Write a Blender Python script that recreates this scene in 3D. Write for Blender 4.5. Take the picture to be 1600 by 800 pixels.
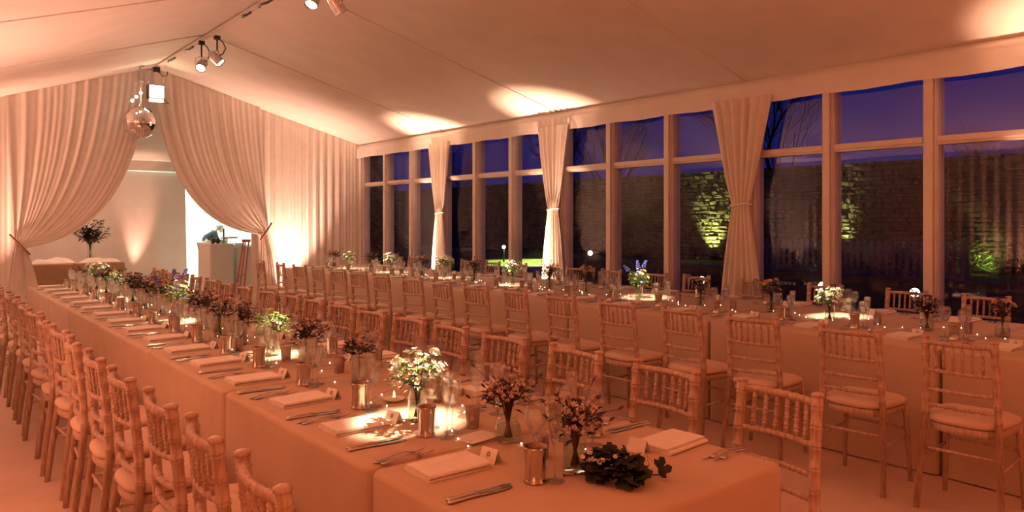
import bpy, math, random
from mathutils import Vector, Matrix
for o in list(bpy.data.objects): bpy.data.objects.remove(o)
C = bpy.context.scene.collection
SC = bpy.context.scene
R = random.Random(7)
PI = math.pi
sin, cos = math.sin, math.cos

# ------------------------------------------------------------------ camera, world, lights, exposure
cd = bpy.data.cameras.new('camera'); cam = bpy.data.objects.new('camera', cd); C.objects.link(cam)
cam.location = (0, 0, 1.5); cam.rotation_euler = (PI/2, 0, -math.radians(38.96))
cd.sensor_width = 36; cd.lens = 36*1175/1600; cd.shift_y = -55/1600; cd.clip_start = .05; cd.clip_end = 300
SC.camera = cam
SC.view_settings.view_transform = 'Standard'; SC.view_settings.look = 'None'
SC.view_settings.exposure = 0.20; SC.view_settings.gamma = 1.0; SC.view_settings.use_curve_mapping = False
SC.cycles.max_bounces = 14; SC.cycles.diffuse_bounces = 5; SC.cycles.transmission_bounces = 12; SC.cycles.glossy_bounces = 6; SC.cycles.transparent_max_bounces = 40
SC.cycles.sample_clamp_indirect = 4.0; SC.cycles.caustics_reflective = False; SC.cycles.caustics_refractive = False

w = bpy.data.worlds.new('dusk'); SC.world = w; w.use_nodes = True
nt = w.node_tree; nt.nodes.clear()
tc = nt.nodes.new('ShaderNodeTexCoord'); sx = nt.nodes.new('ShaderNodeSeparateXYZ')
rp = nt.nodes.new('ShaderNodeValToRGB'); bg = nt.nodes.new('ShaderNodeBackground'); wo = nt.nodes.new('ShaderNodeOutputWorld')
nt.links.new(tc.outputs['Generated'], sx.inputs[0]); nt.links.new(sx.outputs['Z'], rp.inputs[0])
nt.links.new(rp.outputs[0], bg.inputs[0]); nt.links.new(bg.outputs[0], wo.inputs[0])
rp.color_ramp.elements[0].position = 0.0; rp.color_ramp.elements[0].color = (.014, .013, .115, 1)
rp.color_ramp.elements[1].position = .5; rp.color_ramp.elements[1].color = (.008, .010, .125, 1)
bg.inputs[1].default_value = .75

def aim(o, tgt):
    d = Vector(tgt) - o.location
    o.rotation_euler = d.to_track_quat('-Z', 'Y').to_euler()
def spot(loc, tgt, e, col, size, blend=1.0, rad=.05, name='spot_beam'):
    l = bpy.data.lights.new(name, 'SPOT'); l.energy = e; l.color = col; l.spot_size = math.radians(size)
    l.spot_blend = blend; l.shadow_soft_size = rad
    o = bpy.data.objects.new(name, l); C.objects.link(o); o.location = loc; aim(o, tgt); return o
def area(loc, tgt, e, col, sx_, sy_, name='area_lamp'):
    l = bpy.data.lights.new(name, 'AREA'); l.energy = e; l.color = col; l.shape = 'RECTANGLE'; l.size = sx_; l.size_y = sy_
    o = bpy.data.objects.new(name, l); C.objects.link(o); o.location = loc; aim(o, tgt); return o

PEACH = (1, .475, .335); SALMON = (1, .36, .21); AMBER = (1, .26, .105); WARM = (1, .78, .52)
# uplighters standing at the feet of walls and columns, then unseen fill lamps
spot((5.42, 13.0, .12), (5.42, 13.22, 2.6), 640, (1, .55, .40), 84, 1, .06)
spot((6.60, 10.62, .12), (6.92, 10.55, 3.1), 1500, (1, .56, .37), 37, 1, .06)
spot((6.62, 7.70, .12), (6.92, 7.62, 3.1), 1350, (1, .56, .37), 37, 1, .06)
spot((6.62, 1.75, .12), (6.92, 1.60, 3.1), 1050, (1, .50, .31), 37, 1, .06)
spot((6.60, 10.66, .14), (6.92, 10.45, 1.0), 75, (1, .58, .38), 100, 1, .06)
spot((6.62, 7.76, .14), (6.92, 7.60, 1.0), 50, (1, .58, .38), 100, 1, .06)
spot((.45, 12.9, .12), (.6, 13.2, 2.6), 640, PEACH, 85, 1, .06)
spot((-.55, 8.6, .12), (-.45, 8.6, 3), 760, PEACH, 114, 1, .12)  # this and the following uplights are off-frame, added as ambient fill
spot((-.55, 4.2, .12), (-.45, 4.2, 3), 800, SALMON, 114, 1, .12)
spot((-.55, .2, .12), (-.45, .2, 3), 470, AMBER, 114, 1, .12)
spot((3.2, -3.6, .12), (3.2, -2.6, 3), 320, AMBER, 150, 1, .15)
spot((6.6, -1.6, .12), (6.3, -1.4, 3), 290, AMBER, 130, 1, .15)
# entrance lobby and the catering tent behind it
spot((3.86, 17.30, .12), (3.86, 17.50, 2.2), 260, PEACH, 36, 1, .05)
area((2.4, 15.6, 2.9), (2.4, 16.2, 0), 42, (1, .50, .33), 1.2, 1.2)
area((5.6, 20.2, 2.95), (5.6, 20.2, 0), 250, (.74, 1, .88), 2.5, 2.5)
# garden lamps
spot((23.45, 17.45, .12), (24.12, 17.5, 1.35), 1500, (.85, .95, .25), 66, 1, .03)
spot((23.6, 12.25, .2), (24.12, 12.25, 1.9), 700, (.85, .90, .28), 42, 1, .03)
spot((22.6, 25.2, .25), (23.5, 25.5, 2.2), 500, (.75, 1, .35), 80, 1, .05)
spot((22.7, 7.4, .3), (23.5, 8.2, .6), 160, (.85, .90, .3), 80, 1, .05)
spot((18.6, 19.9, 5.5), (18.3, 20.3, 0), 9000, (1, 1, .5), 60, .5, .1)
spot((21.8, 10.7, .2), (23.4, 10.4, .8), 60, (1, .10, .03), 70, 1, .05)

# ------------------------------------------------------------------ helpers
def tagged(o, label, cat, group=None):
    o['label'] = label; o['category'] = cat
    if group: o['group'] = group
    return o
def empty(name, loc=(0, 0, 0), rz=0):
    o = bpy.data.objects.new(name, None); C.objects.link(o); o.location = loc; o.rotation_euler = (0, 0, rz)
    o.empty_display_size = .1; return o
def copy_tree(o, parent=None):
    c = o.copy(); C.objects.link(c)
    if parent is not None: c.parent = parent; c.matrix_parent_inverse = o.matrix_parent_inverse
    for ch in list(o.children): copy_tree(ch, c)
    return c
class MB:
    def __init__(s): s.v = []; s.f = []; s.sm = []; s.mi = []
    def add(s, vs, fs, smooth=True, mi=0):
        n = len(s.v); s.v += [tuple(v) for v in vs]
        for f in fs: s.f.append(tuple(i+n for i in f)); s.sm.append(smooth); s.mi.append(mi)
        return s
    def box(s, x0, x1, y0, y1, z0, z1, mi=0):
        v = [(x0,y0,z0),(x1,y0,z0),(x1,y1,z0),(x0,y1,z0),(x0,y0,z1),(x1,y0,z1),(x1,y1,z1),(x0,y1,z1)]
        return s.add(v, [(0,3,2,1),(4,5,6,7),(0,1,5,4),(1,2,6,5),(2,3,7,6),(3,0,4,7)], False, mi)
    def lathe(s, prof, n=12, org=(0,0,0), cap=True, mi=0):
        v = []; f = []
        for r, z in prof:
            for k in range(n):
                a = 2*PI*k/n; v.append((org[0]+r*cos(a), org[1]+r*sin(a), org[2]+z))
        for i in range(len(prof)-1):
            for k in range(n):
                k2 = (k+1) % n; f.append((i*n+k, i*n+k2, (i+1)*n+k2, (i+1)*n+k))
        if cap:
            f.append(tuple(range(n-1, -1, -1))); m = (len(prof)-1)*n; f.append(tuple(range(m, m+n)))
        return s.add(v, f, True, mi)
    def tube(s, pts, rad, n=6, cap=True, mi=0):
        pts = [Vector(p) for p in pts]; m = len(pts)
        if not hasattr(rad, '__len__'): rad = [rad]*m
        v = []; f = []; u = None
        for i, p in enumerate(pts):
            t = (pts[min(i+1, m-1)] - pts[max(i-1, 0)])
            t = t.normalized() if t.length > 1e-9 else Vector((0, 0, 1))
            if u is None:
                u = t.cross(Vector((0, 0, 1)))
                if u.length < .2: u = t.cross(Vector((1, 0, 0)))
            else: u = u - t*u.dot(t)
            u.normalize(); b = t.cross(u)
            for k in range(n):
                a = 2*PI*k/n; v.append(p + (u*cos(a) + b*sin(a))*rad[i])
        for i in range(m-1):
            for k in range(n):
                k2 = (k+1) % n; f.append((i*n+k, i*n+k2, (i+1)*n+k2, (i+1)*n+k))
        if cap: f.append(tuple(range(n-1, -1, -1))); f.append(tuple(range((m-1)*n, m*n)))
        return s.add(v, f, True, mi)
    def grid(s, fn, nu, nv, smooth=True, mi=0):
        v = [fn(i/nu, j/nv) for j in range(nv+1) for i in range(nu+1)]
        f = [(j*(nu+1)+i, j*(nu+1)+i+1, (j+1)*(nu+1)+i+1, (j+1)*(nu+1)+i) for j in range(nv) for i in range(nu)]
        return s.add(v, f, smooth, mi)
    def blob(s, c, r, n=6, m=4, mi=0):
        rx, ry, rz = r if hasattr(r, '__len__') else (r, r, r)
        v = [(c[0], c[1], c[2]-rz)]; f = []
        for j in range(1, m):
            th = PI*j/m
            for k in range(n):
                a = 2*PI*k/n; v.append((c[0]+rx*sin(th)*cos(a), c[1]+ry*sin(th)*sin(a), c[2]-rz*cos(th)))
        v.append((c[0], c[1], c[2]+rz)); L = len(v)-1
        for k in range(n):
            k2 = (k+1) % n; f.append((0, 1+k2, 1+k)); f.append((L, 1+(m-2)*n+k, 1+(m-2)*n+k2))
            for j in range(m-2): f.append((1+j*n+k, 1+j*n+k2, 1+(j+1)*n+k2, 1+(j+1)*n+k))
        return s.add(v, f, True, mi)
    def mesh(s, name, mats):
        me = bpy.data.meshes.new(name); me.from_pydata(s.v, [], s.f)
        me.polygons.foreach_set('use_smooth', s.sm); me.polygons.foreach_set('material_index', s.mi)
        for m in (mats if isinstance(mats, (list, tuple)) else [mats]): me.materials.append(m)
        me.update(); return me
    def obj(s, name, mats, parent=None, loc=(0, 0, 0), rz=0):
        return link(name, s.mesh(name, mats), parent, loc, rz)
def link(name, me, parent=None, loc=(0, 0, 0), rz=0):
    o = bpy.data.objects.new(name, me); C.objects.link(o); o.location = loc; o.rotation_euler = (0, 0, rz)
    if parent is not None: o.parent = parent
    return o
def structure(o): o['kind'] = 'structure'; return o
def stuff(o): o['kind'] = 'stuff'; return o

# ------------------------------------------------------------------ materials
def mat(name, col, rough=.7, metal=0, var=.12, scale=20, bump=0, bscale=80, spec=.4, sheen=0, stretch=None, col2=None):
    m = bpy.data.materials.new(name); m.use_nodes = True; t = m.node_tree; b = t.nodes['Principled BSDF']
    b.inputs['Roughness'].default_value = rough; b.inputs['Metallic'].default_value = metal
    b.inputs['Specular IOR Level'].default_value = spec
    if sheen: b.inputs['Sheen Weight'].default_value = sheen
    co = t.nodes.new('ShaderNodeTexCoord'); src = co.outputs['Object']
    if stretch:
        mp = t.nodes.new('ShaderNodeMapping'); mp.inputs['Scale'].default_value = stretch; t.links.new(src, mp.inputs[0]); src = mp.outputs[0]
    n = t.nodes.new('ShaderNodeTexNoise'); n.inputs['Scale'].default_value = scale; n.inputs['Detail'].default_value = 3
    t.links.new(src, n.inputs['Vector'])
    r = t.nodes.new('ShaderNodeValToRGB'); t.links.new(n.outputs[0], r.inputs[0])
    a = [max(0, c*(1-var)) for c in col]; c2 = col2 or [min(1, c*(1+var)) for c in col]
    r.color_ramp.elements[0].position = .35; r.color_ramp.elements[0].color = (*a, 1)
    r.color_ramp.elements[1].position = .65; r.color_ramp.elements[1].color = (*c2, 1)
    t.links.new(r.outputs[0], b.inputs['Base Color'])
    if bump:
        n2 = t.nodes.new('ShaderNodeTexNoise'); n2.inputs['Scale'].default_value = bscale; t.links.new(src, n2.inputs['Vector'])
        bp = t.nodes.new('ShaderNodeBump'); bp.inputs['Strength'].default_value = bump; bp.inputs['Distance'].default_value = .01
        t.links.new(n2.outputs[0], bp.inputs['Height']); t.links.new(bp.outputs[0], b.inputs['Normal'])
    return m
def glassmat(name, tint=(1, 1, 1), ior=1.5, gain=1.0, rough=0.0, top=1.0, frost=0.0, fcol=(.5, .3, .2)):
    m = bpy.data.materials.new(name); m.use_nodes = True; t = m.node_tree; t.nodes.clear()
    out = t.nodes.new('ShaderNodeOutputMaterial'); mx = t.nodes.new('ShaderNodeMixShader')
    tr = t.nodes.new('ShaderNodeBsdfTransparent'); tr.inputs[0].default_value = (*tint, 1)
    gl = t.nodes.new('ShaderNodeBsdfGlossy'); gl.inputs['Roughness'].default_value = rough
    fr = t.nodes.new('ShaderNodeFresnel'); ge = t.nodes.new('ShaderNodeNewGeometry'); mr = t.nodes.new('ShaderNodeMapRange')
    mr.inputs[3].default_value = ior; mr.inputs[4].default_value = 1/ior
    t.links.new(ge.outputs['Backfacing'], mr.inputs[0]); t.links.new(mr.outputs[0], fr.inputs[0])
    mu = t.nodes.new('ShaderNodeMath'); mu.operation = 'MULTIPLY'; mu.inputs[1].default_value = gain; mu.use_clamp = True
    t.links.new(fr.outputs[0], mu.inputs[0]); mi = t.nodes.new('ShaderNodeMath'); mi.operation = 'MINIMUM'; mi.inputs[1].default_value = top
    t.links.new(mu.outputs[0], mi.inputs[0]); t.links.new(mi.outputs[0], mx.inputs[0])
    src = tr.outputs[0]
    if frost:
        df = t.nodes.new('ShaderNodeBsdfDiffuse'); df.inputs[0].default_value = (*fcol, 1)
        m2 = t.nodes.new('ShaderNodeMixShader'); nz = t.nodes.new('ShaderNodeTexNoise'); nz.inputs['Scale'].default_value = 90
        m3 = t.nodes.new('ShaderNodeMath'); m3.operation = 'MULTIPLY'; m3.inputs[1].default_value = 2*frost; m3.use_clamp = True
        t.links.new(nz.outputs[0], m3.inputs[0]); t.links.new(m3.outputs[0], m2.inputs[0])
        t.links.new(tr.outputs[0], m2.inputs[1]); t.links.new(df.outputs[0], m2.inputs[2]); src = m2.outputs[0]
    t.links.new(src, mx.inputs[1]); t.links.new(gl.outputs[0], mx.inputs[2])
    t.links.new(mx.outputs[0], out.inputs[0]); return m
def stemglass(name):
    m = bpy.data.materials.new(name); m.use_nodes = True; t = m.node_tree; t.nodes.clear()
    out = t.nodes.new('ShaderNodeOutputMaterial'); mx = t.nodes.new('ShaderNodeMixShader'); mx.inputs[0].default_value = .36
    tr = t.nodes.new('ShaderNodeBsdfTransparent'); tr.inputs[0].default_value = (.98, .98, .97, 1)
    g = t.nodes.new('ShaderNodeBsdfGlass'); g.inputs['IOR'].default_value = 1.5; g.inputs['Roughness'].default_value = 0
    t.links.new(tr.outputs[0], mx.inputs[1]); t.links.new(g.outputs[0], mx.inputs[2]); t.links.new(mx.outputs[0], out.inputs[0]); return m
def emit(name, col, st):
    m = bpy.data.materials.new(name); m.use_nodes = True; b = m.node_tree.nodes['Principled BSDF']
    b.inputs['Base Color'].default_value = (*col, 1); b.inputs['Emission Color'].default_value = (*col, 1)
    b.inputs['Emission Strength'].default_value = st; m.cycles.emission_sampling = 'NONE'; return m

LINING = mat('lining_fabric', (.80, .74, .67), .85, var=.03, scale=3, bump=.15, bscale=6, spec=.2)
DRAPE = mat('drape_voile', (.82, .76, .68), .85, var=.03, scale=8, bump=.1, bscale=40, spec=.2)
FRAME = mat('white_painted_frame', (.74, .66, .58), .45, var=.05, scale=6)
FLOOR = mat('pale_carpet', (.62, .46, .37), .95, var=.06, scale=2.5, bump=.3, bscale=220, spec=.1)
CLOTH = mat('beige_linen', (.56, .42, .31), .9, var=.04, scale=5, bump=.12, bscale=300, spec=.15)
NAPK = mat('ivory_napkin', (.82, .76, .68), .9, var=.04, scale=20, bump=.2, bscale=250, spec=.15)
WOOD = mat('limewashed_wood', (.46, .29, .20), .45, var=.10, scale=14, stretch=(6, 6, 1), col2=(.60, .44, .34), bump=.1, bscale=30)
PAD = mat('ivory_seat_pad', (.66, .49, .38), .85, var=.04, scale=12, bump=.1, bscale=200, spec=.2)
SILVER = mat('polished_silver', (.62, .57, .52), .16, 1, var=.05, scale=30)
PEWTER = mat('soft_silver_cup', (.60, .53, .47), .16, 1, var=.08, scale=25, bump=.03, bscale=60)
CUPIN = mat('shaded_cup_inside', (.26, .18, .13), .45, .7)  # colour darkened to stand in for the shade deep in the cup
CARD = mat('cream_card', (.82, .77, .69), .8, var=.02, scale=30)
INK = mat('grey_ink', (.18, .15, .13), .8)
GLASS = stemglass('clear_glass')
VGLASS = glassmat('vase_glass', (.90, .93, .89), 1.5, 2.2, .02)
WATER = glassmat('vase_water', (.86, .90, .84), 1.33, .8)
VOTIVE = glassmat('mercury_votive_glass', (.85, .72, .60), 1.6, 1.6, .1, 1.0, .42, (.55, .36, .25))
PANE = glassmat('window_glass', (.93, .94, .95), 1.5, 1.0, 0.0, .045)
BLACK = mat('black_metal', (.03, .025, .022), .4, .3)
CHROME = mat('lamp_chrome', (.75, .75, .75), .25, 1)
LENS = emit('lamp_lens', (1, .93, .80), 30)
FLOODLENS = emit('flood_lens', (1, .85, .50), 22)
BULB = emit('fairy_bulb', (1, .86, .62), 9)
MIRROR = mat('mirror_tiles', (.92, .90, .88), .06, 1, var=.04, scale=18)
WIRE = mat('copper_wire', (.55, .32, .18), .4, .8)
DLEAF = mat('dark_leaf', (.016, .020, .008), .6, var=.4, scale=30)
GLEAF = mat('fresh_leaf', (.13, .22, .035), .6, var=.35, scale=30)
SLEAF = mat('silver_leaf', (.30, .33, .22), .7, var=.2, scale=30)
STEM = mat('flower_stem', (.07, .09, .025), .6, var=.3, scale=40)
TWIG = mat('dark_twig', (.09, .035, .020), .7, var=.3, scale=40)
WHITE = mat('white_petal', (.84, .82, .74), .7, var=.05, scale=40)
PINK = mat('dusky_pink_petal', (.62, .50, .44), .7, var=.2, scale=40)
PLUM = mat('plum_petal', (.13, .045, .05), .7, var=.3, scale=40)
ROSE = mat('peach_rose_petal', (.72, .48, .24), .7, var=.15, scale=40)
BLUE = mat('blue_petal', (.12, .13, .48), .7, var=.2, scale=40)
YELL = mat('pollen_centre', (.7, .5, .08), .8)
BROWN = mat('brown_strap', (.22, .09, .045), .7)
REDWOOD = mat('red_brown_wood', (.55, .10, .045), .5, var=.2, scale=20)
DOCLOTH = mat('tan_cloth', (.50, .32, .19), .9, var=.05)
WWALL = mat('white_tent_wall', (.86, .88, .86), .8, var=.02, scale=4)
SKIN = mat('skin', (.55, .32, .24), .6, var=.05)
DCLOTH = mat('dark_shirt', (.035, .035, .04), .8)
HAIR = mat('grey_hair', (.22, .20, .18), .7)
STONE = mat('garden_stone', (.085, .072, .05), .9, var=.35, scale=2.2, bump=.6, bscale=9)
MORTAR = mat('dark_mortar', (.03, .025, .02), .95, var=.3, scale=3, bump=.4, bscale=12)
LAWN = mat('lawn_ground', (.11, .17, .035), .95, var=.3, scale=1.5, bump=.6, bscale=60)
PAVE = mat('pale_paving', (.36, .36, .31), .85, var=.1, scale=2)
BARK = mat('bark', (.028, .020, .016), .95, var=.3, scale=6)
PICKET = mat('weathered_picket', (.20, .17, .15), .9, var=.2, scale=8)
HEDGE = mat('hedge_leaf', (.09, .15, .03), .7, var=.4, scale=5)
DBOX = mat('dark_timber', (.05, .045, .035), .9, var=.2)
# ------------------------------------------------------------------ setting
X0, X1, XR = -.70, 7.0, 3.15
ZL, ZR, ZT = 2.73, 2.97, 4.0
Y0, Y1 = -4.0, 13.35
structure(MB().box(X0-.3, X1+.05, Y0-.2, Y1, -.08, 0).obj('floor', FLOOR))
structure(MB().box(-1.6, 7.7, Y1, 24, -.08, 0).obj('floor', FLOOR))
BAYS = [-4.0, -1.1, 1.75, 4.65, 7.6, 10.4, 13.35]
ceil = structure(MB().box(X0-.05, X1+.05, Y0, Y1, 4.12, 4.16).obj('ceiling', LINING))
for side in (0, 1):
    for i in range(6):
        ya, yb = BAYS[i], BAYS[i+1]
        xe, ze = (X1, ZR) if side else (X0, ZL)
        def fn(a, b):
            x = XR + (xe-XR)*a; z = ZT + (ze-ZT)*a; y = ya + (yb-ya)*b
            return (x, y, z - .03*sin(PI*a)*(sin(PI*b)**.7) - .035*(1-a)*0 + .012*sin(PI*b*1)*sin(a*9))
        MB().grid(fn, 14, 12).obj('lining_panel', LINING, ceil)
for y in BAYS[1:-1]:
    for xe, ze in ((X1, ZR), (X0, ZL)):
        MB().tube([(XR+(xe-XR)*k/12, y, ZT+(ze-ZT)*k/12-.004) for k in range(13)], .009, 6).obj('seam', LINING, ceil)
def pleat(x0, x1, y, ztop, amp=.022, per=.16, n=None, ph=0):
    n = n or int((x1-x0)/per*8)
    def fn(a, b):
        x = x0+(x1-x0)*a; z = ztop(x)*b
        w_ = sin(2*PI*x/per+ph+.8*sin(x*3.1)) * (.55+.45*sin(x*5.3+ph)) + .35*sin(2*PI*x/per*2.3+1)
        return (x, y + amp*w_*(1-.25*b), z)
    return MB().grid(fn, n, 6)
roofz = lambda x: ZT+(ZR-ZT)*(x-XR)/(X1-XR) if x > XR else ZT+(ZL-ZT)*(XR-x)/(XR-X0)
structure(pleat(4.82, 7.0, Y1, roofz).obj('wall_far', DRAPE))
structure(pleat(X0, 1.35, Y1, roofz).obj('wall_far', DRAPE))
def ywall(x, y0, y1, z1, amp, per):
    def fn(a, b):
        y = y0+(y1-y0)*a; return (x+amp*sin(2*PI*y/per+.8*sin(y*3)), y, z1*b)
    return MB().grid(fn, int((y1-y0)/per*8), 4)
structure(ywall(X0, Y0, Y1, ZL, .02, .18).obj('wall_left', DRAPE))
structure(pleat(X0, X1, Y0, roofz).obj('wall_near', DRAPE))

# window wall: bays of glazing between the marquee legs
MULL = [-4.0, -3.05, -2.08, -1.1, -.15, .80, 1.75, 2.80, 3.73, 4.60, 5.68, 6.61, 7.52, 8.58, 9.48, 10.43, 11.38, 12.30, 13.17]
def mullion(y, wd, parent):
    m = MB(); m.box(6.95, 7.08, y-wd, y+wd, 0, 2.95); m.box(6.90, 6.96, y-wd*.55, y+wd*.55, 0, 2.9)
    m.box(6.93, 6.96, y-wd*.85, y-wd*.62, 0, 2.9)
    return m.obj('mullion', FRAME, parent)
for b in range(6):
    ys = MULL[b*3:b*3+4]
    wn = structure(empty('window_%d' % (b+1), (0, 0, 0)))
    for k in range(3):
        wd = .085 if k == 0 else .062
        mullion(ys[k], wd, wn)
        a, c = ys[k]+.06, ys[k+1]-.06
        MB().box(6.955, 7.07, a, c, 2.16, 2.235).box(6.935, 6.96, a, c, 2.185, 2.225).obj('transom', FRAME, wn)
        MB().box(6.955, 7.07, a, c, 0, .14).obj('bottom_rail', FRAME, wn)
        MB().box(7.005, 7.011, a, c, .14, 2.16).obj('pane', PANE, wn)
        MB().box(7.005, 7.011, a, c, 2.235, 3.0).obj('pane', PANE, wn)
    if b == 5: mullion(13.25, .085, wn)
# valance along the eave, loosely gathered
def val(a, b):
    y = Y0+(Y1-Y0)*a; z = 2.985-.265*b
    g = sum(math.exp(-((y-c)/.35)**2) for c in (1.75, 7.6, 10.4))
    return (6.955-.065*min(1, b*5)+.006*sin(y*23)*b + g*.018*sin(y*38+b*7)*b, y, z + .006*sin(y*7)*b)
structure(MB().grid(val, 420, 8).obj('trim_1', LINING))

# window curtains gathered with a tie
def window_curtain(y, zt, w_top, w_tie, w_bot, seed, label):
    root = empty('curtain', (6.885, y, 0))
    def width(z):
        if z > zt: u = (z-zt)/(2.75-zt); return w_tie+(w_top-w_tie)*u**.85
        u = 1-z/zt; return w_tie+(w_bot-w_tie)*(1-(1-u)**1.7)
    def fn(a, b):
        z = 2.78*b+.01; s = a-.5; wd = width(z)
        am = .035*min(1, wd/.5)
        return (-am*sin(a*2*PI*6.5+seed)-am*.5*sin(a*2*PI*11+seed*2)*abs(z-zt)/1.4 - .02, s*wd, z)
    MB().grid(fn, 96, 40).obj('curtain_cloth', DRAPE, root)
    t = MB(); t.tube([(-.012+.045*cos(k/16*2*PI), .5*(w_tie+.03)*sin(k/16*2*PI), zt+.012*sin(k/16*4*PI)) for k in range(17)], .011, 6)
    t.obj('tie_band', DRAPE, root)
    return tagged(root, label, 'curtain', 'tied voile curtains along the glazing')
window_curtain(10.40, 1.63, .62, .20, .50, 0, 'pale tied curtain at the glazing, farthest of three, glowing at its foot')
window_curtain(7.60, 1.66, .66, .21, .58, 1.1, 'pale tied curtain at the glazing, middle of three, beside the lit green lawn')
window_curtain(4.66, 1.67, .76, .22, .62, 2.3, 'pale tied curtain at the glazing, widest of three, nearest the lens, unlit foot')

# entrance drapes tied back either side
def bez(p0, p1, p2, t): return [(1-t)**2*p0[i]+2*t*(1-t)*p1[i]+t*t*p2[i] for i in range(2)]
def entrance_drape(xa, xb, tie, tie_w, c0, c1, floor_x, floor_w, seed, label):
    root = empty('entrance_drape', (0, 13.2, 0))
    sg = 1 if xb > xa else -1
    def top(a):
        a_ = a
        top_p = (xa+(xb-xa)*a_, roofz(xa+(xb-xa)*a_)-.01)
        return top_p, (c0[0]+(c1[0]-c0[0])*a_, c0[1]+(c1[1]-c0[1])*a_), (tie[0]+sg*tie_w*(a_-.5), tie[1]-.07*(1-a_))
    def fold(a): return sin(a*2*PI*9+seed+1.6*sin(a*8+seed))*(.55+.45*sin(a*13+seed))+.30*sin(a*2*PI*21+2*sin(a*11))
    def fn(a, b):
        p = bez(*top(a), 1-b); am = .022*(.3+.7*b)
        return (p[0], -am*fold(a)-.06*(1-b), p[1])
    MB().grid(fn, 190, 26).obj('gathered_cloth', DRAPE, root)
    def fn2(a, b):
        x = tie[0]+sg*tie_w*(a-.5); z = tie[1]-.07*(1-a)
        u = 1-b; xf = floor_x+sg*floor_w*(a-.5); e = 1-(1-u)**2
        return (x+(xf-x)*e, -.018*fold(a)-.06, z*b+.005)
    MB().grid(fn2, 120, 16).obj('hanging_cloth', DRAPE, root)
    s = MB(); n = 12
    s.tube([(tie[0]-sg*.11+sg*.24*(k/n), -.14+.10*(k/n)**2, tie[1]-.17+.30*(k/n)) for k in range(n+1)], .016, 6)
    s.obj('tieback_strap', BROWN, root)
    return tagged(root, label, 'drape', 'drapes across the lobby entrance')
entrance_drape(3.16, 4.92, (4.98, 1.33), .14, (3.28, 1.40), (4.95, 2.5), 5.10, .42, 0, 'tall pale drape swept to the windows side of the entrance behind the easel')
entrance_drape(3.12, 1.15, (1.33, 1.17), .14, (2.90, 1.30), (1.20, 2.3), 1.38, .44, 2, 'tall pale drape swept outward beside the cloth covered lobby table')

# lobby behind the entrance
lob = structure(MB().grid(lambda a, b: (-1.5+6.33*a+.05*(1-b)*(a > .99), 17.5+.03*sin(a*60)*(1-b)**.5+.02*sin(a*23), 2.56*b), 150, 6).obj('wall_lobby', LINING))
structure(MB().grid(lambda a, b: (-1.5+8.5*a, 13.42+4.08*b, 4.0-1.22*b-.06*sin(PI*b)), 30, 10).obj('ceiling_lobby', LINING))
structure(MB().grid(lambda a, b: (-1.5+6.4*a, 17.42+.012*sin(a*70+b*4)*b, 2.78-.22*b+.01*sin(a*9)), 160, 5).obj('trim_3', LINING))
structure(MB().box(-1.55, -1.5, 13.4, 17.5, 0, 4.0).obj('wall_lobby', LINING))
structure(MB().box(7.02, 7.07, 13.4, 17.5, 0, 4.0).obj('wall_lobby', LINING))
tent = structure(MB().box(3.0, 7.65, 23.0, 23.05, 0, 3.2).obj('wall_catering', WWALL))
structure(MB().box(3.0, 3.05, 17.6, 23, 0, 3.2).obj('wall_catering', WWALL)); structure(MB().box(7.6, 7.65, 17.6, 23, 0, 3.2).obj('wall_catering', WWALL))
structure(MB().box(6.9, 7.65, 17.55, 17.6, 0, 3.2).obj('wall_catering', WWALL))
structure(MB().box(3, 7.65, 17.55, 23.05, 3.2, 3.25).obj('ceiling_catering', WWALL))
structure(MB().grid(lambda a, b: (4.85+2.8*a, 17.55, 2.4+.9*b), 8, 2).obj('trim_4', LINING))

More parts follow.
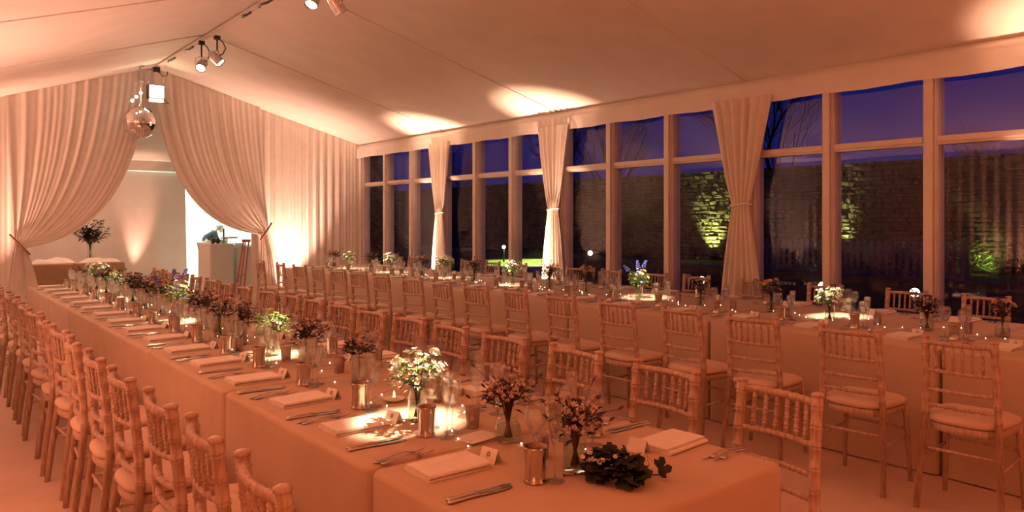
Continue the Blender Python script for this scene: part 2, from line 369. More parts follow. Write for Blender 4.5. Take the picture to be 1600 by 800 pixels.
# ------------------------------------------------------------------ cloths on the tables
def tablecloth(x0, x1, y0, y1, seed, label, wy0=0, group='floor length beige tablecloths', mt=None, H=.75, name='tablecloth', tuck=0):
    rr = .020; per = []
    def side(pa, pb, n, nrm, wv):
        for k in range(n):
            u = k/n; per.append((pa[0]+(pb[0]-pa[0])*u, pa[1]+(pb[1]-pa[1])*u, nrm, wv*min(1, 6*u, 6*(1-u)), u))
    ny = max(8, int((y1-y0)/.06)); nx = max(8, int((x1-x0)/.06)); q = .035
    def corner(cx, cy, a0, flare):
        for k in range(5):
            a = a0+PI/2*k/5; per.append((cx+q*cos(a), cy+q*sin(a), (cos(a), sin(a)), 0, -flare*sin(PI*(k+.5)/5)))
    corner(x0+q, y0+q, PI, wy0); side((x0+q, y0), (x1-q, y0), nx, (0, -1), wy0)
    corner(x1-q, y0+q, 1.5*PI, wy0); side((x1, y0+q), (x1, y1-q), ny, (1, 0), 1)
    corner(x1-q, y1-q, 0, 0); side((x1-q, y1), (x0+q, y1), nx, (0, 1), 0)
    corner(x0+q, y1-q, .5*PI, 0); side((x0, y1-q), (x0, y0+q), ny, (-1, 0), 1)
    n = len(per); prof = []
    for k in range(5):
        a = PI/2*k/4; prof.append((-rr*(1-sin(a)), H-rr*(1-cos(a))))
    for z in (.62, .5, .36, .22, .1, .008): prof.append((0, z*H/.75))
    m = MB(); v = []; f = []
    rg = random.Random(seed); ph = [rg.uniform(0, 6) for _ in range(3)]
    for off, z in prof:
        dep = (H-z)/H
        for i, (x, y, nm, wv, u) in enumerate(per):
            d = off
            s = (x+y)
            d += wv*dep**.6*(.008*sin(s*9+ph[0])*sin(s*4+ph[1])+.004*sin(s*22+ph[2])) + .008*dep*min(1, wv+1e-9)
            if u < 0: d += -u*.11*dep
            tk = tuck*min(1, dep*3)*min(1, max(0, (x-x1+.05)/.05)) if tuck else 0
            v.append((x+nm[0]*d-tk, y+nm[1]*d, z))
    for j in range(len(prof)-1):
        for i in range(n):
            k = (i+1) % n; f.append((j*n+k, j*n+i, (j+1)*n+i, (j+1)*n+k))
    m.add(v, f); m.add(v[:n], [tuple(range(n))], False)
    o = m.obj(name, mt or CLOTH); return tagged(o, label, 'tablecloth', group)
LX0, LX1, CX0, CX1 = 1.09, 2.12, 4.71, 6.35
seams = [1.27, 2.04, 3.365, 4.66, 6.11, 7.30, 8.50, 10.18]
ordn = ['first', 'second', 'third', 'fourth', 'fifth', 'sixth', 'seventh', 'eighth', 'ninth', 'tenth', 'eleventh', 'twelfth', 'thirteenth', 'fourteenth', 'fifteenth', 'sixteenth', 'seventeenth', 'eighteenth']
for i in range(7):
    tablecloth(LX0, LX1, seams[i]+.006, seams[i+1]-.006, i, 'beige floor-length tablecloth, %s from the near end of the front table' % ordn[i], 1 if i == 0 else 0, tuck=.11)
seams = [.20, 1.85, 3.48, 5.03, 6.59, 8.25, 9.95, 11.70]
for i in range(7):
    tablecloth(CX0, CX1, seams[i]+.006, seams[i+1]-.006, 20+i, 'beige floor-length tablecloth, %s from the near end of the window table' % ordn[i], 0)

# ------------------------------------------------------------------ chairs
def ring_prof(L, r0, r1, rings, dr=.0035):
    pts = [(0, 0), (1, 0)]
    for c in rings:
        for d in (-.006, .006):
            z = c+d
            pts += [((z-.004)/L, 0), (z/L, dr), ((z+.004)/L, 0)]
    pts = sorted(p for p in pts if 0 <= p[0] <= 1); return [(t, r0+(r1-r0)*t+d) for t, d in pts]
def post(path, L, r0, r1, rings, dr=.0035, n=10):
    pr = ring_prof(L, r0, r1, rings, dr); P_ = []; Q = []
    for t, r in pr:
        s = t*(len(path)-1); i = min(int(s), len(path)-2); u = s-i
        P_.append([path[i][k]+(path[i+1][k]-path[i][k])*u for k in range(3)]); Q.append(r)
    return MB().tube(P_, Q, n)
def make_chair():
    root = empty('banquet_chair')
    for s in (-1, 1):
        path = [(-.035, s*.195, 0), (-.012, s*.188, .15), (.012, s*.178, .30), (.022, s*.170, .45), (.015, s*.164, .60), (.002, s*.160, .74), (-.014, s*.158, .885)]
        m = post(path, .885, .0155, .0195, [.49, .56, .635, .71, .78, .845], .0038)
        m.lathe([(.016, 0), (.0228, .004), (.0228, .012), (.014, .017)], 10, (-.014, s*.158, .878)); m.obj('leg', WOOD, root)
        path = [(.352, s*.190, 0), (.344, s*.182, .22), (.328, s*.170, .43)]
        post(path, .43, .0125, .0165, [.38], .002, 8).obj('leg', WOOD, root)
    def rail(z, x, y, bow, r, rings, name):
        n = 12; pts = []; rad = []
        for k in range(4*n+1):
            u = k/(4*n); yy = -y+2*y*u; pts.append((x-bow*(1-(2*u-1)**2), yy, z))
            rad.append(r+(.003 if rings and (k % 6) in (2, 4) else 0))
        MB().tube(pts, rad, 7).obj(name, WOOD, root)
    rail(.858, -.010, .153, .030, .0125, 1, 'top_rail')
    rail(.715, .005, .156, .028, .0105, 1, 'back_rail')
    rail(.615, .014, .162, .026, .0090, 1, 'back_rail')
    rail(.535, .020, .164, .024, .0090, 1, 'back_rail')
    for k in range(6):
        u = (k+1)/7; yy = -.153+.306*u; bw = 1-(2*u-1)**2
        a = (.005-.028*bw, yy, .715); b = (-.010-.030*bw, yy, .858)
        post([a, b], .143, .0072, .0072, [.034, .071, .108], .0036, 7).obj('spindle', WOOD, root)
    def outline(k, grow=0):
        # seat plan, rounded, wider at the front
        a = 2*PI*k; ca, sa = cos(a), sin(a); e = .55
        px = .168+(.186+grow)*abs(ca)**e*(1 if ca > 0 else -1); wv = (.185+.03*ca+grow)
        return px, wv*abs(sa)**e*(1 if sa > 0 else -1)
    def seat(zs, name, mt):
        m = MB(); n = 28; v = []; f = []
        for g, z in zs:
            for k in range(n): v.append((*outline(k/n, g), z))
        for j in range(len(zs)-1):
            for k in range(n): f.append((j*n+k, j*n+(k+1) % n, (j+1)*n+(k+1) % n, (j+1)*n+k))
        f.append(tuple(range(n-1, -1, -1))); f.append(tuple(range((len(zs)-1)*n, len(zs)*n))); m.add(v, f); return m.obj(name, mt, root)
    seat([(-.010, .408), (-.004, .410), (-.004, .443), (-.012, .446)], 'seat_frame', WOOD)
    seat([(-.012, .447), (.004, .455), (.008, .467), (.003, .480), (-.020, .491), (-.08, .498), (-.15, .500)], 'seat_pad', PAD)
    MB().tube([(.008, -.179, .31), (.008, .179, .31)], .0085, 6).obj('stretcher', WOOD, root)
    MB().tube([(.337, -.175, .30), (.337, .175, .30)], .0085, 6).obj('stretcher', WOOD, root)
    for s in (-1, 1):
        MB().tube([(.004, s*.182, .25), (.341, s*.177, .27)], .0085, 6).obj('stretcher', WOOD, root)
    return root
chair0 = make_chair(); used = [0]
def place_chair(x, y, rz, label, group):
    c = chair0 if not used[0] else copy_tree(chair0); used[0] = 1
    c.location = (x, y, 0); c.scale = (1, 1, 1.015); c.rotation_euler = (0, 0, rz); tagged(c, label, 'chair', group)
AY = [1.79, 2.27, 2.74, 3.27, 3.80, 4.33, 4.85, 5.37, 5.90, 6.42, 6.95, 7.47, 8.0, 8.52, 9.05, 9.62]
BY = [1.51, 2.02, 2.57, 3.10, 3.60, 4.07, 4.53, 4.99, 5.48, 5.90, 6.40, 6.97, 7.46, 7.96, 8.50, 8.99, 9.53, 10.06]
CY = [1.54, 2.10, 2.74, 3.30, 3.89, 4.49, 5.08, 5.66, 6.23, 6.81, 7.45, 8.02, 8.58, 9.12, 9.70, 10.42, 11.12]
DY = [2.30, 2.92, 3.65, 4.40, 5.15, 5.72, 6.42, 7.05, 8.22, 8.80, 9.42, 10.02, 11.0]
jr = R.uniform
for i, y in enumerate(AY):
    place_chair(.688+jr(-.012, .012), y, jr(-.09, .09), 'limewashed wooden chair with ivory pad, %s from the near end, outer side of front table' % ordn[i], 'chairs on the outer side of the front table')
for i, y in enumerate(BY):
    place_chair(2.445+jr(-.012, .012), y, PI+jr(-.09, .09), 'limewashed wooden chair with ivory pad, %s from the near end, aisle side of front table' % ordn[i], 'chairs on the aisle side of the front table')
for i, y in enumerate(CY):
    place_chair(4.17+jr(-.02, .02), y, jr(-.12, .12), 'limewashed wooden chair with ivory pad, %s from the near end, aisle side of window table' % ordn[i], 'chairs on the aisle side of the window table')
for i, y in enumerate(DY):
    place_chair(6.745+jr(-.015, .015), y, PI+jr(-.05, .05), 'limewashed wooden chair with ivory pad, %s from the near end, by the glazing' % ordn[i], 'chairs between the window table and the glazing')

# ------------------------------------------------------------------ place settings
TZ = .7505
def napkin_mesh():
    path = []; w2 = .070
    for k, z in enumerate((.005, .0125, .020)):
        a, b = (-w2+.004*k, w2-.003*k); seg = [(a, z), (b, z)] if k % 2 == 0 else [(b, z), (a, z)]
        path += seg
        e, sg = (b, 1) if k % 2 == 0 else (a, -1)
        if k < 2: path += [(e+sg*.0035, z+.0018), (e+sg*.0045, z+.00375), (e+sg*.0035, z+.0057)]
    th = .0031; m = MB(); n = len(path); v = []
    nr = []
    for i in range(n):
        a = path[max(i-1, 0)]; b = path[min(i+1, n-1)]; dx, dz = b[0]-a[0], b[1]-a[1]; L = math.hypot(dx, dz) or 1
        nr.append((-dz/L, dx/L))
    for t in (-.108, .108):
        for i in range(n): v.append((t+.003*path[i][1]/.02, path[i][0]+nr[i][0]*th, path[i][1]+nr[i][1]*th))
        for i in range(n): v.append((t+.003*path[i][1]/.02, path[i][0]-nr[i][0]*th, path[i][1]-nr[i][1]*th))
    f = []
    for i in range(n-1):
        f += [(i, i+1, 2*n+i+1, 2*n+i), (n+i+1, n+i, 3*n+i, 3*n+i+1), (i+1, i, n+i, n+i+1), (2*n+i, 2*n+i+1, 3*n+i+1, 3*n+i)]
    f += [(0, 2*n, 3*n, n), (n-1, 2*n-1, 4*n-1, 3*n-1)]
    m.add(v, f, False)
    m.v = [(x, y, z-.0019) for x, y, z in m.v]
    return m.mesh('napkin', NAPK)
def strip(sections, name, mt):
    # sections: (x, half width, z centre, half thickness)
    m = MB(); v = []; f = []
    for x, hw, z, ht in sections:
        for k in range(8):
            a = 2*PI*k/8; v.append((x, hw*cos(a), z+ht*sin(a)))
    for i in range(len(sections)-1):
        for k in range(8): k2 = (k+1) % 8; f.append((i*8+k, (i+1)*8+k, (i+1)*8+k2, i*8+k2))
    f.append(tuple(range(8))); n = (len(sections)-1)*8; f.append(tuple(range(n+7, n-1, -1))); m.add(v, f); return m
def knife_mesh():
    m = strip([(-.108, .003, .005, .003), (-.104, .0075, .005, .0046), (-.095, .0078, .005, .0048), (-.07, .0062, .005, .0042), (-.03, .0055, .005, .0038), (-.012, .0075, .005, .0042), (-.008, .006, .005, .0035),
               (0, .0085, .004, .0012), (.05, .0098, .004, .0010), (.085, .0092, .004, .0008), (.105, .004, .004, .0006)], 'knife', SILVER)
    return m.mesh('knife', SILVER)
def fork_mesh():
    m = strip([(-.10, .003, .004, .002), (-.095, .0095, .004, .0024), (-.085, .0098, .004, .0024), (-.06, .0055, .006, .0022), (-.03, .0035, .010, .002), (0, .0032, .013, .002), (.025, .0040, .010, .0018), (.038, .0105, .006, .0015), (.050, .0125, .004, .0013)], 'fork', SILVER)
    for k in (-1.5, -.5, .5, 1.5):
        y = k*.0068
        m.add(strip([(.048, .0022, .0042, .0012), (.068, .0021, .0028, .0011), (.088, .0020, .0046, .001), (.100, .0008, .008, .0006)], '', SILVER).v, [tuple(f) for f in strip([(.048, .0022, .0042, .0012), (.068, .0021, .0028, .0011), (.088, .0020, .0046, .001), (.100, .0008, .008, .0006)], '', SILVER).f])
    return m.mesh('fork', SILVER)
def card_mesh():
    m = MB(); a, h, L, t = .019, .042, .034, .0007
    for s in (-1, 1):
        v = []
        for y in (-L, L):
            v += [(s*a, y, 0), (s*(a-t*1.2), y, 0), (0, y, h), (0, y, h-t*2.2)]
        m.add(v, [(0, 4, 6, 2), (1, 3, 7, 5), (0, 2, 3, 1), (4, 5, 7, 6), (0, 1, 5, 4)], False)
    return m.mesh('place_card', CARD)
def emblem_mesh():
    # a small drawn wreath with a hexagon, and an illegible line under it, lying on the card face towards the guest
    m = MB(); a, h = .019, .042; sl = math.hypot(a, h)
    def P_(y, s): return (-a*(1-s/sl)-.0006, y, h*s/sl+.0003)
    def line(p, q, wd=.0006):
        dx, dy = q[0]-p[0], q[1]-p[1]; L = math.hypot(dx, dy) or 1; nx, ny = -dy/L*wd, dx/L*wd
        m.add([P_(p[0]+nx, p[1]+ny), P_(q[0]+nx, q[1]+ny), P_(q[0]-nx, q[1]-ny), P_(p[0]-nx, p[1]-ny)], [(0, 1, 2, 3)], False)
    c = (0, .027)
    for r in (.0085, .0055):
        pts = [(c[0]+r*cos(k*PI/3+PI/6), c[1]+r*sin(k*PI/3+PI/6)) for k in range(7)]
        for k in range(6): line(pts[k], pts[k+1])
    for k in range(6):
        a_ = k*PI/3+PI/6; line((c[0]+.0020*cos(a_), c[1]+.0020*sin(a_)), (c[0]+.0085*cos(a_), c[1]+.0085*sin(a_)))
    rg = random.Random(3); x = -.022
    while x < .018:
        line((x, .008+rg.uniform(-.001, .001)), (x+.003, .0095+rg.uniform(-.0015, .0015)), .0005); x += .0034
    return m.mesh('emblem', INK)
def cup_mesh():
    m = MB().lathe([(r*.93, z*1.05) for r, z in [(.030, 0), (.036, .001), (.0365, .004), (.0335, .009), (.0325, .012), (.0315, .035), (.033, .070), (.0365, .091), (.038, .093), (.0385, .096), (.0375, .0985)]], 22)
    m.f.pop(); m.sm.pop(); m.mi.pop()
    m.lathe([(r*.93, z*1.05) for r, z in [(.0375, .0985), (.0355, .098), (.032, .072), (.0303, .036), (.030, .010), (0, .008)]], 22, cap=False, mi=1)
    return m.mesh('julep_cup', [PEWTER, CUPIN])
def wallglass(outer, t, n):
    # outer profile runs foot -> stem -> bowl -> rim; the bowl is hollowed by an inner wall
    k = min(i for i in range(len(outer)) if outer[i][0] < .006); bowl = [p for p in outer[k:] if p[0] > .009]
    inner = [(max(.0, r-t), z+t*.6) for r, z in bowl][::-1]
    return MB().lathe([(0, 0)]+outer+[(outer[-1][0]-t*.5, outer[-1][1]+t*.5)]+inner+[(0, inner[-1][1]-.003)], n, cap=False)
def wine_mesh(h=.195, rb=.036, rt=.030, bl=.095):
    b = h-bl
    pr = [(.033, 0), (.0335, .002), (.012, .005), (.0036, .012), (.0029, b*.5), (.0034, b-.012), (.008, b-.004), (.020, b+.006)]
    for u in (.2, .35, .5, .65, .8, 1.0):
        r = rb*math.sin(min(1, u/.5)*PI/2)**.8 if u <= .5 else rb+(rt-rb)*((u-.5)/.5)**1.5
        pr.append((r, b+.004+bl*u-.004*u))
    return wallglass(pr, .0014, 20).mesh('wine_glass', GLASS)
def flute_mesh():
    return wallglass([(.030, 0), (.0305, .002), (.010, .005), (.0036, .012), (.0030, .09), (.0052, .103), (.013, .125), (.019, .16), (.0215, .192), (.0205, .222)], .0011, 16).mesh('champagne_flute', GLASS)
M_nap, M_knife, M_fork, M_card, M_emb, M_cup, M_wine, M_wine2, M_flute = napkin_mesh(), knife_mesh(), fork_mesh(), card_mesh(), emblem_mesh(), cup_mesh(), wine_mesh(), wine_mesh(.18, .032, .027, .085), flute_mesh()
SIDES = {'A': (LX0, 1, 'outer side of front table', 0), 'B': (LX1, -1, 'aisle side of front table', -.065),
         'C': (CX0, 1, 'aisle side of window table', .11), 'D': (CX1, -1, 'window side of window table', -.03)}
SEATS = {'A': [1.89, 2.475, 2.97, 3.51, 4.06, 4.57, 5.09, 5.62, 6.15, 6.68, 7.21, 7.74, 8.27, 8.80, 9.33, 9.86],
         'B': [y+.11 if i < 2 else y+.08 for i, y in enumerate(BY[:17])], 'C': [y+.08 for y in CY], 'D': [y-.05 for y in DY]}
def item(name, me, x, y, rz, label, cat, group, z=TZ):
    return tagged(link(name, me, None, (x, y, z), rz), label, cat, group)
for sd, ylist in SEATS.items():
    edge, sg, where, dt = SIDES[sd]; base = 0 if sg > 0 else PI
    for i, y0 in enumerate(ylist):
        pos = lambda t, l: (edge+sg*(t+dt), y0+sg*l)
        at_ = '%s place from the near end, %s' % (ordn[i], where)
        def put(name, me, t, l, rz, lab, cat, grp, j=.006, z=TZ):
            x, y = pos(t, l)
            return item(name, me, x+jr(-j, j), y+jr(-j, j), base+rz+jr(-.05, .05), lab+', '+at_, cat, grp, z)
        put('napkin', M_nap, .185, 0, .03, 'folded ivory napkin', 'napkin', 'folded napkins on ' + where)
        put('knife', M_knife, .145, -.222, -.02, 'inner silver knife', 'knife', 'knives on ' + where, .003)
        put('knife', M_knife, .137, -.246, -.04, 'outer silver knife', 'knife', 'knives on ' + where, .003)
        put('fork', M_fork, .150, .163, .05, 'inner silver fork', 'fork', 'forks on ' + where, .003)
        put('fork', M_fork, .138, .194, .09, 'outer silver fork', 'fork', 'forks on ' + where, .003)
        c = put('place_card', M_card, .325, -.025, .15, 'folded cream place card', 'card', 'place cards on ' + where)
        if y0 < 4.7: e = link('emblem', M_emb, c); e['label'] = 'printed grey wreath emblem with a line of writing'
        ct = .325 if sd in 'AC' else .31
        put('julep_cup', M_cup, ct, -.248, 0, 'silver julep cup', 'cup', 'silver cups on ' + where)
        put('wine_glass', M_wine, .40 if i < 2 or sd in 'CD' else .372, -.170, 0, 'large clear wine glass', 'glass', 'wine glasses on ' + where)
        if not (sd == 'A' and i == 0):
            put('wine_glass', M_wine2, .43 if i < 2 or sd in 'CD' else .385, -.262 if sd != 'D' else -.10, 0, 'smaller clear wine glass', 'glass', 'wine glasses on ' + where)
        put('champagne_flute', M_flute, .372 if i < 2 or sd in 'CD' else .345, -.315 if i else -.29, 0, 'slim champagne flute', 'glass', 'flutes on ' + where)
# menus, candle dish
for (x, y, rz, lab) in [(1.545, 2.10, .12, 'flat cream menu card behind the nearest silver cup'), (5.35, 3.02, -.2, 'flat cream menu card lying in the light pool by white flowers on window table')]:
    tagged(MB().box(-.07, .07, -.05, .05, 0, .0025).obj('menu_card', CARD, None, (x, y, TZ), rz), lab, 'card', 'menu cards')
t = empty('candle_dish', (1.585, 2.74, TZ)); tagged(t, 'shallow pale dish with a lit tea light near the white flowers', 'candle')
MB().lathe([(.022, 0), (.030, .002), (.047, .012), (.046, .014), (.028, .005), (0, .004)], 16).obj('dish', CARD, t)
MB().lathe([(.0, .005), (.018, .005), (.018, .018), (.0, .016)], 12, cap=False).obj('candle', WHITE, t)
MB().lathe([(.0, .017), (.0045, .024), (.003, .034), (.0, .044)], 8, cap=False).obj('flame', emit('candle_flame', (1, .72, .32), 14), t)

# ------------------------------------------------------------------ flowers
def leaf(m, p, d, L, W, mi=0, bend=.25):
    d = Vector(d).normalized(); s = d.cross(Vector((0, 0, 1)))
    if s.length < .1: s = Vector((1, 0, 0))
    s.normalize(); n = s.cross(d); p = Vector(p)
    m.add([p, p+d*L*.45+s*W-n*0, p+d*L-n*L*bend, p+d*L*.45-s*W, p+d*L*.5-n*W*.4], [(0, 1, 4), (1, 2, 4), (2, 3, 4), (3, 0, 4)], False, mi)
def small_flower(col, r=.012, n=5, cup=.35, mid=None):
    m = MB()
    for k in range(n):
        a = 2*PI*k/n; d = Vector((cos(a), sin(a), cup)); s = Vector((-sin(a), cos(a), 0))
        m.add([(0, 0, 0), d*r*.6+s*r*.42, d*r*1.05+s*r*.2, d*r*1.05-s*r*.2, d*r*.6-s*r*.42], [(0, 1, 2, 3, 4)], False)
    m.blob((0, 0, r*.22), r*.26, 5, 3, 1); return m.mesh('flower', [col, mid or YELL])
def round_flower(col, r=.024):
    m = MB()
    for lay, (n, rr, el) in enumerate(((6, 1, .25), (5, .8, .7), (4, .5, 1.1))):
        for k in range(n):
            a = 2*PI*k/n+lay*.5; d = Vector((cos(a)*cos(el), sin(a)*cos(el), sin(el))); s = Vector((-sin(a), cos(a), 0))
            q = d*r*rr
            m.add([(0, 0, 0), q*.6+s*r*.45, q+s*r*.28+Vector((0, 0, r*.15)), q-s*r*.28+Vector((0, 0, r*.15)), q*.6-s*r*.45], [(0, 1, 2, 3, 4)], False)
    m.blob((0, 0, r*.45), r*.42, 6, 4); return m.mesh('flower', [col, YELL])
def spike_flower(col, L=.07):
    m = MB()
    for k in range(16):
        a = k*2.4; z = L*k/16; r = .016*(1-.65*k/16)
        m.blob((r*cos(a), r*sin(a), z), (.0075, .0075, .006), 5, 3)
    return m.mesh('flower', [col, YELL])
def bud(col):
    m = MB(); m.blob((0, 0, .010), (.0048, .0048, .011), 6, 4); return m.mesh('bud', [col, YELL])
FL = {'white': small_flower(WHITE, .0105, 6, .6), 'pink': small_flower(PINK, .0085, 5, 1.1, PLUM), 'plum': small_flower(PLUM, .011, 5, .8, PLUM), 'rose': round_flower(ROSE, .026), 'wround': round_flower(WHITE, .027),
      'blue': spike_flower(BLUE), 'bud': bud(PLUM), 'yellow': small_flower(mat('cream_petal', (.70, .62, .28), .7), .015, 7), 'pinkround': round_flower(PINK, .022), 'bluesm': small_flower(BLUE, .013)}
KINDS = {  # flowers, leaf material, leaves, spread, height, twig material
    'wax': ([('pink', 95), ('bud', 16), ('plum', 8)], DLEAF, 70, .085, .20, TWIG, .9),
    'dark': ([('plum', 26), ('pink', 44), ('bud', 8)], DLEAF, 140, .085, .22, TWIG, .8),
    'white': ([('white', 90), ('wround', 2), ('yellow', 4)], GLEAF, 130, .105, .235, STEM, .9),
    'rose': ([('rose', 4), ('plum', 18), ('pink', 20)], DLEAF, 140, .085, .225, STEM, .8),
    'green': ([('white', 10), ('wround', 1), ('yellow', 6)], GLEAF, 220, .095, .225, STEM, .9),
    'blue': ([('blue', 3), ('bluesm', 12), ('yellow', 8), ('white', 6)], GLEAF, 150, .09, .235, STEM, .9),
    'orange': ([('pinkround', 5), ('rose', 3), ('plum', 22)], DLEAF, 140, .09, .235, STEM, .8)}
def make_bouquet(kind, seed):
    fl, lm, nl, spread, hgt, tw, low = KINDS[kind]; rg = random.Random(seed)
    root = empty('bouquet'); st = MB(); fo = MB()
    heads = []
    for nm, n in fl:
        for k in range(n):
            a = rg.uniform(0, 2*PI); rr = spread*math.sqrt(rg.random()); z = hgt*(.62+.42*rg.random()) + (spread-rr)*.28
            if nm in ('bud', 'blue'): rr *= 1.2; z += .03
            if nm == 'bud' and kind == 'wax': rr *= 1.45; z += rg.uniform(-.05, .03)
            if nm in ('rose', 'wround', 'pinkround'): rr *= .75
            heads.append((nm, Vector((rr*cos(a), rr*sin(a), z))))
    for i, (nm, h) in enumerate(heads):
        a0 = math.atan2(h.y, h.x)+PI+rg.uniform(-.6, .6); rb = .016*rg.random()
        neck = Vector((h.x*.16, h.y*.16, .13))
        if i % 2 == 0 or nm in ('rose', 'wround', 'bud', 'blue'):
            st.tube([(rb*cos(a0), rb*sin(a0), .014), neck*.5+Vector((0, 0, .02)), neck, h*.7+neck*.3+Vector((0, 0, .01)), h], [.0014, .0014, .0013, .0011, .0009], 4, False)
        else: st.tube([neck+Vector((0, 0, .03)), h*.7+neck*.3, h], [.001, .0009, .0008], 4, False)
        d = Vector((h.x, h.y, .09)).normalized()
        o = link('bud' if nm == 'bud' else 'flower', FL[nm], root, h)
        o.rotation_euler = d.to_track_quat('Z', 'Y').to_euler()
    for k in range(nl):
        a = rg.uniform(0, 2*PI); rr = spread*1.05*math.sqrt(rg.random()); z = hgt*(.52+.40*rg.random())
        p = (rr*.8*cos(a), rr*.8*sin(a), z); L = rg.uniform(.022, .045)
        leaf(fo, p, (cos(a+rg.uniform(-.7, .7)), sin(a+rg.uniform(-.7, .7)), rg.uniform(-.2, 1.0)), L, L*rg.uniform(.16, .3))
    stuff(st.obj('stems', tw, root)); stuff(fo.obj('foliage', lm, root))
    return root
PROTO = {}
def vase_mesh(kind):
    if kind == 'cyl': return MB().lathe([(0, .0015), (.034, .0015), (.036, .004), (.036, .118), (.0372, .1195), (.0366, .121)], 18, cap=False)
    return MB().lathe([(0, .0015), (.036, .0015), (.044, .010), (.046, .035), (.041, .062), (.033, .076), (.034, .090), (.0355, .092)], 18, cap=False)
def water_mesh(kind):
    if kind == 'cyl': return MB().lathe([(0, .004), (.0335, .004), (.0335, .075), (0, .075)], 16, cap=False)
    return MB().lathe([(0, .004), (.034, .004), (.0425, .012), (.0435, .035), (.040, .055), (0, .055)], 16, cap=False)
VM = {k: (vase_mesh(k).mesh('glass_vase', VGLASS), water_mesh(k).mesh('water', WATER)) for k in ('cyl', 'jar')}
def arrangement(x, y, kind, vk, lab, where, grp, rot=None, sc=1.0):
    v = item('glass_vase', VM[vk][0], x, y, 0, ('straight' if vk == 'cyl' else 'rounded')+' glass vase, '+where, 'vase', 'glass vases '+grp)
    link('water', VM[vk][1], v)
    key = (kind, len([1 for k in PROTO if k[0] == kind]) if R.random() < .35 else 0)
    if key not in PROTO: PROTO[key] = make_bouquet(kind, hash_(kind)+key[1]*17); b = PROTO[key]
    else: b = copy_tree(PROTO[key])
    b.location = (x, y, TZ); b.rotation_euler = (0, 0, rot if rot is not None else R.uniform(0, 6.28)); b.scale = (sc, sc, sc)
    tagged(b, lab+', '+where, 'bouquet', 'posies '+grp)
def hash_(s): return sum(ord(c)*(i+3) for i, c in enumerate(s))
NAMES = {'wax': 'twiggy waxflower posy with dark buds', 'dark': 'dark plum and pink posy', 'white': 'bright white flower posy', 'rose': 'dark posy with peach roses',
         'green': 'leafy green and white posy', 'blue': 'blue and yellow posy', 'orange': 'dusky pink and plum posy'}
FT = [(1.570, 1.640, 'wax', 'cyl', 1.0), (1.600, 2.000, 'wax', 'jar', 1.0), (1.500, 2.420, 'white', 'cyl', 1.0), (1.655, 3.185, 'rose', 'cyl', .92), (1.610, 3.665, 'dark', 'jar', 1.0), (1.600, 4.10, 'green', 'cyl', 1.05),
      (1.59, 4.58, 'dark', 'cyl', 1.05), (1.585, 4.96, 'orange', 'cyl', 1.05), (1.61, 5.42, 'dark', 'jar', 1.1), (1.60, 5.98, 'blue', 'cyl', 1.15), (1.60, 6.45, 'orange', 'jar', 1.1), (1.61, 6.98, 'dark', 'cyl', 1.15),
      (1.62, 7.50, 'dark', 'cyl', 1.15), (1.60, 8.06, 'green', 'cyl', 1.1), (1.60, 8.55, 'dark', 'cyl', 1.15), (1.60, 9.02, 'white', 'cyl', 1.15), (1.58, 9.50, 'wax', 'jar', 1.1)]
for i, (x, y, k, vk, s) in enumerate(FT): arrangement(x, y, k, vk, NAMES[k], '%s in line along the front table' % ordn[i], 'on the front table', None, s)
WT = [(5.50, 1.78, 'orange', 'jar', 1.0), (5.45, 2.22, 'dark', 'jar', 1.0), (5.42, 2.90, 'white', 'cyl', .95), (5.55, 3.47, 'orange', 'cyl', 1.05), (5.50, 4.14, 'rose', 'cyl', 1.0), (5.48, 4.84, 'blue', 'cyl', 1.1), (5.50, 5.58, 'orange', 'cyl', 1.1),
      (5.50, 6.15, 'dark', 'cyl', 1.15), (5.52, 6.82, 'white', 'cyl', 1.1), (5.50, 7.55, 'dark', 'cyl', 1.1), (5.50, 8.20, 'white', 'cyl', 1.15), (5.50, 8.76, 'orange', 'cyl', 1.1), (5.50, 9.60, 'white', 'cyl', 1.1), (5.50, 10.18, 'dark', 'cyl', 1.1), (5.46, 10.85, 'green', 'cyl', 1.1), (5.45, 11.35, 'wax', 'cyl', 1.2)]
for i, (x, y, k, vk, s) in enumerate(WT): arrangement(x, y, k, vk, NAMES[k], '%s in line along the window table' % ordn[i], 'on the window table', None, s)

# votives
M_vot = MB().lathe([(0, .0), (.0235, .0), (.0245, .004), (.0265, .074), (.0255, .074), (.0235, .010), (0, .010)], 16, cap=False).mesh('votive_holder', VOTIVE)
M_wax = MB().lathe([(0, .011), (.019, .011), (.019, .024), (0, .024)], 12, cap=False).mesh('wax', mat('candle_wax', (.75, .68, .55), .6))
FV = [(1.607, 2.215), (1.565, 1.79), (1.672, 3.425), (1.588, 3.885), (1.72, 2.62), (1.50, 4.36), (1.66, 4.78), (1.64, 5.20), (1.48, 5.66), (1.64, 6.22), (1.50, 6.74), (1.66, 7.24), (1.52, 7.78), (1.66, 8.32), (1.50, 8.80)]
WV = [(5.46, 2.56), (5.50, 1.98), (5.36, 3.20), (5.44, 3.76), (5.58, 4.45), (5.46, 5.20), (5.62, 5.86), (5.40, 6.50), (5.58, 7.14), (5.44, 7.90), (5.60, 8.46), (5.44, 9.20), (5.56, 9.90)]
for nm, L, grp in (('front', FV, 'votives on the front table'), ('window', WV, 'votives on the window table')):
    for i, (x, y) in enumerate(sorted(L, key=lambda p: p[1])):
        v = item('votive_holder', M_vot, x, y, 0, 'brownish mercury glass votive tumbler, %s from the near end of the %s table' % (ordn[i], nm), 'candle holder', grp)
        link('wax', M_wax, v)
